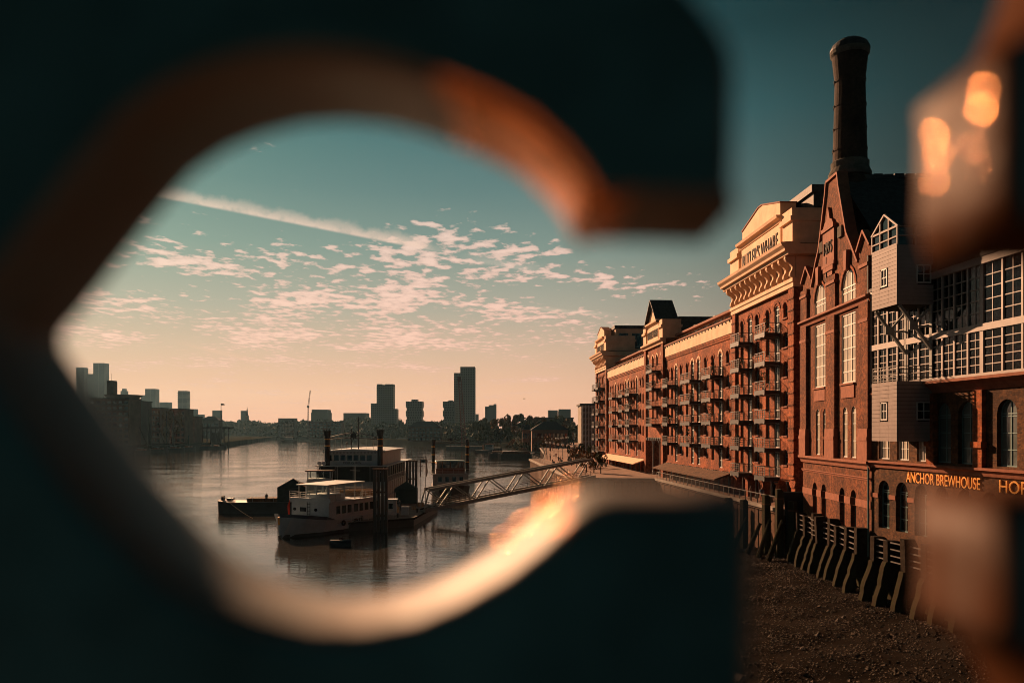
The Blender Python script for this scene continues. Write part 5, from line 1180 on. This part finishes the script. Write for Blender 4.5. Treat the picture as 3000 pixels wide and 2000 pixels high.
def person(kind, c, loc, rz, label):
    key = (kind, c)
    if key not in pmesh:
        if kind not in pmesh: pmesh[kind] = person_mesh(kind)
        me = pmesh[kind].copy(); me.materials.clear()
        me.materials.append(cloth_mat('clothes', c, .52 if kind == 'sit' else .88, 1.10 if kind == 'sit' else 1.52))
        me.polygons.foreach_set('use_smooth', [True]*len(me.polygons)); pmesh[key] = me
    return ob('person', pmesh[key], loc=loc, rz=rz, label=label, cat='person')
dark, tan, blue, red = (.02, .022, .026), (.22, .11, .04), (.05, .07, .12), (.20, .03, .02)
for k, (kind, c, px, py, Y, rz, lb) in enumerate((
    ('walk', dark, 1637, 0, 205, .4, 'person in dark coat walking on the promenade below the tallest lamps'),
    ('stand', tan, 1643, 0, 212, 1.2, 'person in tan jacket standing on the promenade next to a dark-coated walker'),
    ('stand', dark, 1612, 0, 225, 2.0, 'person in dark coat standing at the left end of the promenade'),
    ('walk', blue, 1672, 0, 195, -.6, 'person in blue jacket walking on the promenade near the gangway head'),
    ('walk', red, 1629, 0, 240, 2.8, 'person in red jacket walking far along the promenade'))):
    q = P(px, 1300, Y); person(kind, c, (q.x, q.y, 6.203), rz, lb)
person('walk', blue, (29.2, 93.0, 6.203), 2.9, 'person in blue top walking on the narrow quay under the near pavilion')
person('stand', tan, (28.6, 95.5, 6.203), 1.0, 'person in tan coat standing on the narrow quay under the near pavilion')
q = W(1171, 1494, 1.29); person('stand', dark, q, .3, 'person in dark clothes standing on the pontoon under the tent')
person('sit', dark, (bp_.x+8.6, bp_.y-.2, 2.15), .2, 'person in dark clothes sitting on the hatch of the work barge')
person('stand', dark, (bp_.x+17.3, bp_.y+1.6, 6.0-.003), 0, 'person in dark clothes standing inside the work barge wheelhouse')

# ------------------------------------------------------------------ trees
_cr = {}
def crown_mesh(k, m, leaf=.85, n=520):
    key = (k, m, n)
    if key in _cr: return _cr[key]
    rr = random.Random(k*13+1); f = MB()
    cl = []
    for i in range(13):
        a = rr.random()*6.28; h = rr.random(); r = (.55+.45*rr.random())*math.sqrt(max(.05, 1-(h*1.5-.55)**2))
        cl.append((Vector((math.cos(a)*r*.70, math.sin(a)*r*.70, .30+h*.62)), .17+.16*rr.random()))
    for i in range(n):
        c, r = cl[rr.randrange(len(cl))]
        d = Vector((rr.gauss(0, 1), rr.gauss(0, 1), rr.gauss(0, 1))).normalized()
        p_ = c+Vector((d.x, d.y, d.z*.55))*r*(.75+.3*rr.random())
        u = (d.orthogonal().normalized()+Vector((rr.uniform(-.6, .6), rr.uniform(-.6, .6), rr.uniform(-.6, .6)))).normalized()*leaf*.075; v = u.cross(d).normalized()*leaf*.06
        f.quad(p_-u, p_-v, p_+u, p_+v)
    _cr[key] = (f, f.mesh('crown', m)); return _cr[key]
def tree(loc, h, wd, k, m, label, grp='trees on the right bank', n=520):
    e = empty('tree', loc, rnd.random()*6.28, cat='tree', label=label, group=grp)
    t_ = MB().tube((0, 0, 0), (0, 0, h*.45), h*.028, h*.016, 7)
    for i in range(5): a = i*1.3+k; t_.tube((0, 0, h*(.28+.04*i)), (math.cos(a)*wd*.3, math.sin(a)*wd*.3, h*(.55+.06*i)), h*.012, h*.004, 5)
    ob('trunk', t_, 'bark', parent=e)
    c = ob('crown', crown_mesh(k, m, n=n)[1], parent=e); c.scale = (wd*.62, wd*.62, h)
tl = [(1402, 1228, 640, 'foliage'), (1436, 1219, 660, 'foliage'), (1466, 1222, 620, 'foliage_autumn'), (1500, 1212, 640, 'foliage_autumn'), (1536, 1210, 650, 'foliage'), (1568, 1212, 640, 'foliage_autumn'), (1592, 1222, 700, 'foliage'),
      (1640, 1214, 620, 'foliage'), (1668, 1224, 640, 'foliage_autumn'), (1420, 1246, 560, 'foliage'), (1455, 1252, 540, 'foliage_dark'), (1490, 1250, 545, 'foliage'), (1518, 1244, 555, 'foliage_autumn'), (1640, 1240, 500, 'foliage_autumn'), (1680, 1244, 470, 'foliage'), (1555, 1236, 470, 'foliage'), (1585, 1232, 480, 'foliage_dark'), (1612, 1236, 475, 'foliage_autumn')]
for i, (px, py, Y, mm) in enumerate(tl):
    q = P(px, py, Y); g0 = 4.2; h = q.z-g0
    tree((q.x, q.y, g0), h, h*.85, i % 4, mm, '%s %s tree on the right bank, %s from the left in the %s row' % ('tall' if i < 9 else 'shorter', 'rusty' if 'autumn' in mm else 'green', ORD[i if i < 9 else i-9], 'back' if i < 9 else 'front'), n=1000)
# the far wood as one mass
fw_ = MB(); rr = random.Random(21)
def wood(px, ytop, Y, wd, k, base):
    f, _ = crown_mesh(k % 5, 'foliage', 1.6, 330); q = P(px, ytop, Y); h = q.z-base; a = rr.random()*6.28; ca, sa = math.cos(a), math.sin(a); b0 = len(fw_.v)
    fw_.v += [(q.x+(x*ca-y*sa)*wd, q.y+(x*sa+y*ca)*wd, base+z*h) for x, y, z in f.v]; fw_.f += [tuple(i+b0 for i in t) for t in f.f]
prof = [(560, 1240), (640, 1232), (690, 1230), (740, 1228), (800, 1234), (870, 1232), (930, 1226), (1000, 1228), (1040, 1222), (1090, 1220), (1140, 1224), (1200, 1232), (1260, 1226), (1300, 1232), (1360, 1236), (1410, 1234)]
def ptop(px):
    for (a, b), (c, d) in zip(prof, prof[1:]):
        if a <= px <= c: return b+(d-b)*(px-a)/(c-a)
    return 1236
for i in range(330):
    px = 545+rr.random()*890; t = (px-545)/890; Yb = 1700-1000*t; layer = rr.random()
    wood(px, ptop(px)+rr.uniform(-3, 6)+20*(1-layer), Yb+25+layer*190, 15+rr.random()*10, i, 1.5)
ob('far_wood', fw_, 'foliage', kind='stuff', label='hazy mass of trees along the far river bank')

# ------------------------------------------------------------------ far buildings
def tower(px0, px1, ytop, Y, label, parts=(), m='tower_block', depth=None, base=4.0, grp='towers on the hazy skyline', cat='tower'):
    a, b = P(px0, ytop, Y), P(px1, ytop, Y); wd = b.x-a.x; h = a.z-base; dp = depth or wd*.9
    e = empty('tower_block', ((a.x+b.x)/2, Y, base), 0, cat=cat, label=label, group=grp)
    ob('wall', MB().box(-wd/2, wd/2, 0, dp, 0, h), m, parent=e)
    k = wd/(px1-px0); pm_ = (px0+px1)/2
    ob('parapet', MB().box(-wd/2+.1, wd/2-.1, .1, dp-.1, h, h+.018*h*.3+.8), 'tower_block', parent=e)
    for j, (q0, q1, qt) in enumerate(parts):
        z = CZ+(HZ-qt)/F*Y-base
        ob('wing' if z < h else 'roof_plant', MB().box((q0-pm_)*k, (q1-pm_)*k, .6 if z < h else 1.0, dp-1.5, 0 if z < h else h+.2, z), m, parent=e)
    return e, wd, dp, h
tower(223, 247, 1078, 2700, 'dim flat-topped skyline tower at the far left edge of the opening', m='tower_slats')
tower(273, 305, 1065, 2600, 'tallest skyline tower at the far left with a lower shoulder', [(255, 274, 1095)], 'tower_slats')
tower(305.5, 321, 1118, 2750, 'short slab beside the tallest tower at the far left')
tower(353, 369, 1146, 2900, 'slim stepped skyline tower with a narrow cap above the dark riverside flats', [(357, 365, 1138)])
tower(425, 455, 1140, 2600, 'broad skyline tower with lower left shoulder behind the dark riverside flats', [(412, 426, 1157), (404, 413, 1178)], 'tower_slats')
tower(467, 494, 1179, 2500, 'low square skyline block between the broad tower and the flared tower')
e, wd, dp, h = tower(521, 547, 1146, 2300, 'flared skyline tower with balcony edges behind the moored barges', m='tower_slats')
for i in range(16): z = h*.25+i*h*.75/16; ob('balcony_band', MB().box(-wd/2-.8-i*.12, wd/2+.8+i*.12, -.8-i*.1, dp, z, z+1.0), 'tower_block', parent=e)
tower(552, 573, 1199, 2300, 'small pale skyline block right of the flared tower', [(543, 553, 1203)])
tower(577, 594, 1215, 2200, 'smallest skyline block behind the moored barges')
tower(622, 644, 1203, 2100, 'square skyline block behind the tall barge mast')
tower(705, 721, 1204, 2000, 'square skyline block left of the church spire')
tower(913, 959, 1201, 1500, 'wide flat-topped block right of the thin crane', [(911, 962, 1208)], depth=30)
tower(1006, 1073, 1211, 1400, 'long low flat-roofed block left of the crowned tower', depth=30)
e, wd, dp, h = tower(1104, 1151, 1130, 1150, 'crowned skyline tower with notched top and lower wings', [(1086, 1105, 1181), (1150, 1162, 1197)], 'tower_grid')
for x0, x1 in ((-.5, -.18), (.0, .5)): ob('crown_screen', MB().box(wd*x0, wd*x1, -.1, dp, h, h+2.6), 'tower_block', parent=e)
for i in range(9): ob('fin', MB().box(-wd/2+wd*i/8-.25, -wd/2+wd*i/8+.25, -.5, -.003, 0, h), 'tower_block', parent=e)
for q0, q1, lb, pts in ((1191.6, 1234.7, 'squat ribbed block with stepped cap between the two tall towers', (1205, 1222, 1169.6)), (1300, 1330, 'ribbed block with stepped cap directly left of the tallest tower', (1313, 1327, 1172))):
    e, wd, dp, h = tower(q0, q1, 1180, 1000, lb, [pts], 'tower_grid')
    for i in range(4): ob('balcony_band', MB().box(-wd/2-1.1, wd/2+1.1, -1.0, dp+1, h*(.12+.25*i), h*(.12+.25*i)+h*.17), 'tower_grid', parent=e)
tower(1348.5, 1391.6, 1077, 1050, 'tallest tower on the skyline with gridded facade and lower left half', [(1330, 1349, 1092)], 'tower_grid')
tower(1421, 1454, 1192, 1500, 'rounded hazy block right of the tallest tower', [(1432, 1454, 1186), (1446, 1454, 1183)])
tower(1391, 1402, 1214, 1600, 'tiny hazy block at the right foot of the tallest tower')
tower(1606, 1634, 1203, 1300, 'pale flat block above the right bank trees, left of a pair', depth=20)
tower(1637, 1672, 1200, 1300, 'pale flat block above the right bank trees, right of a pair', depth=20)
# church with spire
q = P(724, 1232, 1750); e = empty('church', (q.x, q.y, 4), 0, cat='church', label='small church with a thin dark spire among the far trees')
ob('nave', MB().box(-4, 14, 0, 20, 0, q.z-6), 'far_wall', parent=e)
zt_, zm = P(724, 1190, 1750).z-4, P(724, 1217, 1750).z-4
ob('tower', MB().box(-3.2, 3.2, -3.2, 3.2, 0, zm), 'far_wall', parent=e); ob('spire', MB().tube((0, 0, zm), (0, 0, zt_), 2.6, .15, 8), 'slate', parent=e)
# cranes
def lattice(p0, p1, wd, n):
    s_ = MB(); p0, p1 = Vector(p0), Vector(p1); d = p1-p0; ax = d.normalized(); u_ = ax.cross(Vector((0, 1, 0))).normalized()*wd/2; v_ = ax.cross(u_).normalized()*wd/2
    cn = [u_+v_, u_-v_, -u_-v_, -u_+v_]
    for c in cn: s_.beam(p0+c, p1+c*.6, wd*.12)
    for i in range(n):
        for j in range(4):
            a, b = cn[j], cn[(j+1) % 4]; f0, f1 = 1-.4*i/n, 1-.4*(i+1)/n
            s_.beam(p0+d*i/n+a*f0, p0+d*(i+1)/n+b*f1, wd*.08)
    return s_
q0, q1 = P(1360, 1286, 620), P(1346.5, 1103, 620)
e = empty('river_crane', (q0.x, q0.y, 0), 0, cat='crane', label='red lattice crane jib rising in front of the tallest tower')
ob('jib', lattice((0, 0, 3), (q1.x-q0.x, 0, q1.z), 3.4, 22), 'hull_red', parent=e); ob('jib_head', MB().box(q1.x-q0.x-1.6, q1.x-q0.x+1.4, -1, 1, q1.z-3.5, q1.z), 'steel_dark', parent=e)
ob('barge', hull([(-14, 4, 4, 2.6), (12, 4, 4, 2.6), (15, 3, 2, 2.8)]), 'hull_dark', parent=e)
q0, q1 = P(902.5, 1224, 1300), P(909, 1143, 1300)
e = empty('tower_crane', (q0.x, q0.y, 4), 0, cat='crane', label='thin distant construction crane standing alone above the trees')
zc = P(903, 1190, 1300).z-4
ob('mast', lattice((0, 0, 0), (.4, 0, zc), 2.2, 14), 'steel_dark', parent=e); ob('jib', lattice((.4, 0, zc), (q1.x-q0.x, 0, q1.z-4), 1.8, 10), 'steel_dark', parent=e); ob('cab', MB().box(-1.6, 1.8, -1.2, 1.2, zc-2, zc+1), 'steel_dark', parent=e)

# riverside flats and warehouses
def flats(px0, px1, ytop, Y, label, m='far_wall', floors=6, bays=6, dp=18, base=4.2, roof=None, bal=True, name='riverside_building', fm='white_frame', gm='glass'):
    a, b = P(px0, ytop, Y), P(px1, ytop, Y); wd = b.x-a.x; h = a.z-base
    e = empty(name, (a.x, Y, base), 0, cat='building', label=label)
    ob('wall', MB().box(0, wd, 0, dp, 0, h), m, parent=e)
    fh = h/(floors+.3); bw_ = wd/bays
    wm = MB().box(-bw_*.30, bw_*.30, -.12, -.02, 0, fh*.55).mesh('window', gm)
    for i in range(floors):
        for j in range(bays): ob('window', wm, parent=e, loc=(bw_*(j+.5), 0, fh*(i+.35)))
        if bal: ob('balcony', MB().box(bw_*.1, wd-bw_*.1, -1.3, -.13, fh*(i+.18), fh*(i+.18)+.25).box(bw_*.1, wd-bw_*.1, -1.3, -1.22, fh*(i+.18)+.25, fh*(i+.18)+1.1), 'far_wall', parent=e)
    if roof == 'hip':
        ob('roof', MB().add([(-.8, -.8, h), (wd+.8, -.8, h), (wd+.8, dp+.8, h), (-.8, dp+.8, h), (dp*.45, dp/2, h+dp*.32), (wd-dp*.45, dp/2, h+dp*.32)], ((0, 1, 5, 4), (1, 2, 5), (2, 3, 4, 5), (3, 0, 4), (0, 3, 2, 1))), 'slate', parent=e)
    else: ob('roof', MB().box(-.5, wd+.5, -.5, dp+.5, h, h+.7), 'slate', parent=e)
    return e, wd, h
e, wd, h = flats(262, 378, 1168, 560, 'dark riverside flats with round roof deck and a square tower, at the left edge', 'far_wall_brick', 8, 7)
ob('roof_deck', MB().lathe([(10, h+.5), (12.5, h+2.6), (12.5, h+3.0), (4, h+3.2)], (wd*.72, 8, 0), 20), 'far_wall', parent=e)
ob('roof_tower', MB().box(wd*.40, wd*.56, 2, 8, h+.7, h+13), 'far_wall', parent=e); ob('flagpole', MB().tube((wd*.46, 5, h+13), (wd*.46, 5, h+18), .12), 'steel_dark', parent=e); ob('flagpole', MB().tube((wd*.63, 5, h+3), (wd*.63, 5, h+12), .1), 'steel_dark', parent=e)
flats(378, 412, 1176, 590, 'dark riverside flats with stacked balconies, second from the left', 'far_wall', 7, 4)
flats(412, 468, 1196, 620, 'dark flat-roofed riverside flats, third from the left', 'far_wall_brick', 6, 5)
flats(468, 541, 1199, 650, 'dark riverside warehouse flats behind the bare masts, fourth from the left', 'far_wall_brick', 6, 6, bal=False)
flats(541, 569, 1221, 680, 'low dark riverside warehouse at the right end of the left bank row', 'far_wall_brick', 5, 3, bal=False)
flats(585, 640, 1231, 1050, 'low shed with pale pitched roof behind the barge masts', 'far_wall', 2, 5, bal=False, roof='hip')
flats(815, 862, 1226, 1250, 'dark square riverside building below the thin crane', 'far_wall', 5, 5, bal=False)
flats(905, 1000, 1236, 1120, 'long dark riverside warehouse below the wide flat-topped block', 'far_wall_brick', 5, 9, bal=False)
flats(1195, 1290, 1250, 800, 'brick riverside terrace among the far trees, left of the crane jib', 'far_wall_brick', 4, 9, bal=False, roof='hip')
flats(1566, 1680, 1225, 690, 'long dark flat-roofed block behind the right bank trees', 'far_wall', 3, 9, bal=False, dp=14)
flats(1558, 1664, 1259, 400, 'low brick dockside house with wide hipped slate roof behind the lamps', 'far_wall_brick', 2, 9, bal=False, roof='hip', dp=14)
flats(1530, 1552, 1259, 430, 'small hipped-roof brick lodge left of the dockside house', 'far_wall_brick', 2, 3, bal=False, roof='hip', dp=9)
e, wd, h = flats(1703, 1748, 1187, 300, 'modern glazed block with balconies just left of the far warehouse pavilion', 'concrete', 8, 6, dp=16, base=6.2, gm='glass_pale')
for i in range(5): ob('white_column', MB().box(wd*i/5+.2, wd*i/5+.55, -1.65, -1.35, 0, h), 'white_paint', parent=e)
# tree in front of the left bank
q = P(505, 1197, 600); tree((q.x, q.y, 4.4), q.z-4.4, 16, 2, 'foliage_autumn', 'brownish round tree in front of the dark riverside flats on the left', 'trees on the left bank', 700)

# pier on the left bank
a, b = P(568, 1252, 700), P(668, 1252, 700); e = empty('river_pier', (a.x, 700, 0), 0, cat='pier', label='dark timber pier on piles at the end of the left bank')
ob('deck', MB().box(0, b.x-a.x, 0, 14, P(0, 1256, 700).z, P(0, 1250, 700).z), 'timber', parent=e)
for i in range(9): ob('pile', MB().box((b.x-a.x)*i/8-.4, (b.x-a.x)*i/8+.4, .5, 1.3, -1, P(0, 1256, 700).z), 'timber', parent=e)
ob('pier_shed', MB().box(13, 19, 3, 9, 1, 13), 'timber', parent=e)
# moored sailing barges on the left
sb = [(395, 440, 1330, [(452, 1200)], 'leftmost'), (436, 492, 1326, [(496, 1208)], 'second from the left'), (492, 540, 1322, [(509, 1205)], 'third from the left'), (536, 572, 1319, [(552, 1275)], 'fourth from the left'), (572, 664, 1315, [(647.6, 1181), (617, 1240), (640, 1262)], 'rightmost and largest, with the tall flagged mast')]
for px0, px1, py, masts, lb in sb:
    q0, q1 = W(px0, py), W(px1, py); L_b = q1.x-q0.x; Yb = q0.y
    e = empty('sailing_barge', (q0.x, Yb, 0), 0, cat='boat', group='moored sailing barges', label='dark moored sailing barge, '+lb)
    ob('hull', hull([(0, 1.6, 1.2, 3.0), (L_b*.15, 2.6, 2.3, 2.4), (L_b*.8, 2.6, 2.3, 2.3), (L_b*.95, 1.6, 1.0, 2.9), (L_b, .4, .2, 3.2)]), 'hull_dark', parent=e)
    ob('cabin', MB().box(L_b*.2, L_b*.5, -1.4, 1.4, 2.3, 3.6).box(L_b*.6, L_b*.75, -1.2, 1.2, 2.3, 3.3), 'varnish', parent=e)
    ob('hatch_trim', MB().box(L_b*.18, L_b*.52, -1.5, 1.5, 3.6, 3.72), 'white_paint', parent=e)
    for j, (mx, my) in enumerate(masts):
        tpx = P(mx, my, Yb); x_ = tpx.x-q0.x
        x_ = min(max(x_, 1), L_b-1)
        ob('mast', MB().tube((x_, 0, 2), (x_, 0, tpx.z), .55 if j == 0 else .38, .22, 6), 'timber', parent=e)
        ob('rigging', MB().beam((x_-4, -1.5, 2.6), (x_, 0, tpx.z*.75), .07).beam((x_+4, -1.5, 2.6), (x_, 0, tpx.z*.75), .07).tube((x_, 0, 4), (x_-6 if j == 0 else x_+2, 0, tpx.z*.62), .2, .1, 6), 'timber', parent=e)
        if len(masts) > 1 and j == 0: ob('pennant', MB().prism([(x_, tpx.z-1.6), (x_+3.0, tpx.z-1.4), (x_+2.6, tpx.z-.5), (x_, tpx.z)], 'y', -.06, .06), 'hull_dark', parent=e)
# small craft on the river
q = W(847, 1291.5); e = empty('river_launch', q, R(8), cat='boat', label='small dark launch motoring in mid river, far away')
ob('hull', hull([(-11, 3, 2.6, 2.0), (6, 3, 2.6, 2.2), (10, 1.4, .8, 2.8), (12, .2, .1, 3.2)]), 'hull_dark', parent=e); ob('cabin', MB().box(-7, 5, -2.3, 2.3, 2, 5.2), 'steel_grey', parent=e); ob('cabin_roof', MB().box(-7.5, 6, -2.6, 2.6, 5.2, 5.7), 'white_paint', parent=e)
# tug and lighters with garden, right of centre
q = W(1432, 1326); e = empty('river_tug', q, R(-12), cat='boat', label='small dark tug with pale wheelhouse left of the garden barges')
ob('hull', hull([(-9, 2.2, 1.8, 2.0), (0, 3.0, 2.6, 1.8), (6, 2.4, 1.8, 2.6), (9, .3, .1, 3.4)]), 'hull_dark', parent=e); ob('wheelhouse', MB().box(-2, 3, -1.5, 1.5, 2, 5.6), 'white_paint', parent=e); ob('wheelhouse_roof', MB().box(-2.4, 3.4, -1.8, 1.8, 5.6, 5.9), 'varnish', parent=e)
ob('window', MB().box(-1.6, 2.6, -1.53, -1.51, 4.2, 5.3), 'glass', parent=e); ob('mast', MB().tube((-1, 0, 5.9), (-1, 0, 12), .12, .06), 'steel_dark', parent=e); ob('funnel', MB().tube((-4, 0, 2), (-4, 0, 5.5), .6, .5), 'rust', parent=e)
ob('tyre_fender', MB().torus((2, -2.9, 1.2), .5, .18, 'y').torus((-4, -2.9, 1.2), .5, .18, 'y'), 'black_iron', parent=e)
gl = ['left garden barge with blunt bow lying behind the tug', 'right garden barge moored against the promenade corner']
for k, (px0, px1, py) in enumerate(((1430, 1500, 1343), (1459, 1566, 1345))):
    q0, q1 = W(px0, py), W(px1, py); L_b = q1.x-q0.x
    e = empty('garden_barge', (q0.x, q0.y+(6 if k == 0 else 0), 0), R(2), cat='boat', group='garden barges', label='dark flat '+gl[k])
    ob('hull', hull([(0, 1.6, 1.0, 3.2), (1.4, 2.9, 2.5, 2.9), (L_b-2, 2.9, 2.6, 2.8), (L_b, 2.2, 1.6, 3.0)]), 'hull_dark', parent=e)
    ob('coaming', MB().box(2, L_b-2.5, -2.3, 2.3, 2.8, 3.7), 'rust', parent=e)
    ob('awning_frame', MB().box(2.0, 2.1, -2, -1.9, 3.7, 5.6).box(6, 6.1, -2, -1.9, 3.7, 5.6).box(1.8, 6.3, -2.1, 2.1, 5.6, 5.75), 'white_paint', parent=e) if k == 0 else ob('planting_edge', MB().box(2.4, L_b-3, -2.1, 2.1, 3.7, 4.0), 'timber', parent=e)
for i, (px, py, Y, wd, mm) in enumerate(((1500, 1300, 420, 7, 'foliage_dark'), (1520, 1292, 425, 8, 'foliage'), (1540, 1298, 420, 7, 'foliage_dark'), (1505, 1284, 440, 6, 'foliage_autumn'), (1560, 1302, 418, 6, 'foliage'), (1575, 1296, 400, 5, 'foliage_autumn'))):
    q = P(px, py, Y); b0 = 3.5
    tree((q.x, q.y, b0), q.z-b0, wd, i % 4, mm, 'bushy %s shrub on the garden barges, %s of six' % ('rusty' if 'autumn' in mm else 'green', ORD[i]), 'shrubs on the garden barges', 420)
for i, (px, py, Y, wd, mm) in enumerate(((1613, 1276, 330, 9, 'foliage_autumn'), (1675, 1300, 190, 3.5, 'foliage_dark'), (1690, 1306, 180, 3.0, 'foliage_autumn'), (1702, 1295, 185, 3.0, 'foliage_dark'), (1718, 1316, 160, 3.2, 'foliage_autumn'), (1740, 1318, 158, 3.2, 'foliage_autumn'), (1760, 1322, 156, 3.0, 'foliage'), (1735, 1300, 235, 4, 'foliage'))):
    q = P(px, py, Y); tree((q.x, q.y, 6.2), q.z-6.2, wd, i % 4, mm, 'promenade %s with %s leaves, %s from the left' % ('tree' if i == 0 else 'shrub', 'rusty' if 'autumn' in mm else 'green', ORD[i]), 'promenade planting', 420)
# houseboats under the far trees
for i in range(9):
    px = 1132+i*13.2; py = 1292+i*.9; q = W(px, py); wd = 7+rr.random()*5
    e = empty('houseboat', q, R(rr.uniform(-15, 15)), cat='boat', group='houseboats below the far trees', label='pale distant houseboat, %s from the left in the moored cluster' % ORD[i])
    ob('hull', hull([(-wd, 1.4, 1.2, 1.5), (wd*.7, 1.5, 1.3, 1.5), (wd, .3, .1, 2.2)]), 'hull_dark', parent=e); ob('cabin', MB().box(-wd*.8, wd*.5, -1.3, 1.3, 1.5, 3.2+rr.random()*2), 'pale_cloth' if i % 3 else 'white_paint', parent=e)
    ob('cabin_roof', MB().box(-wd*.85, wd*.55, -1.5, 1.5, 5.2, 5.5) if i % 2 else MB().box(-wd*.5, wd*.2, -1.0, 1.0, 5.2, 5.6).box(-wd*.4, -wd*.3, -1, 1, 3, 5.2), 'white_paint', parent=e)
for i, (px, yt) in enumerate(((1319, 1247), (1334.5, 1247), (1552, 1218), (1713, 1250))):
    q = W(px, 1312 if i < 2 else 1340); e = empty('flagpole' if i > 1 else 'mooring_mast', q, 0, cat='mast', label='tall thin bare mast, %s from the left beyond the funnel boat' % ORD[i])
    ob('pole', MB().tube((0, 0, -1), (0, 0, P(px, yt, q.y).z), .35 if i < 2 else .2, .12, 6), 'timber', parent=e); ob('collar', MB().lathe([(.5, 3), (.5, 3.5)], n=6), 'steel_dark', parent=e)
# a gull in flight
q = P(1536, 1168, 160); e = empty('gull', q, R(30), cat='bird', label='tiny gull flying above the river, right of the tallest tower')
ob('body', MB().tube((-.2, 0, 0), (.2, 0, .02), .06, .03, 6), 'steel_grey', parent=e); ob('wing', MB().prism([(-.08, .02), (.10, .02), (.02, .18)], 'y', .0, .5).prism([(-.08, .02), (.10, .02), (.02, .12)], 'y', -.5, 0), 'steel_grey', parent=e)

# ------------------------------------------------------------------ river haze
hm = bpy.data.materials.new('haze'); hm.use_nodes = True; t = NT(hm.node_tree); hm.node_tree.nodes.clear()
vol = t.n('ShaderNodeVolumePrincipled', {'Color': (.36, .72, 1.0, 1), 'Density': .000024, 'Anisotropy': .4})
hm.node_tree.links.new(vol.outputs[0], t.n('ShaderNodeOutputMaterial').inputs['Volume'])
ob('haze', MB().box(-4600, 3600, -80, 6100, -3.2, 300), hm, kind='stuff', label='thin warm haze over the river')
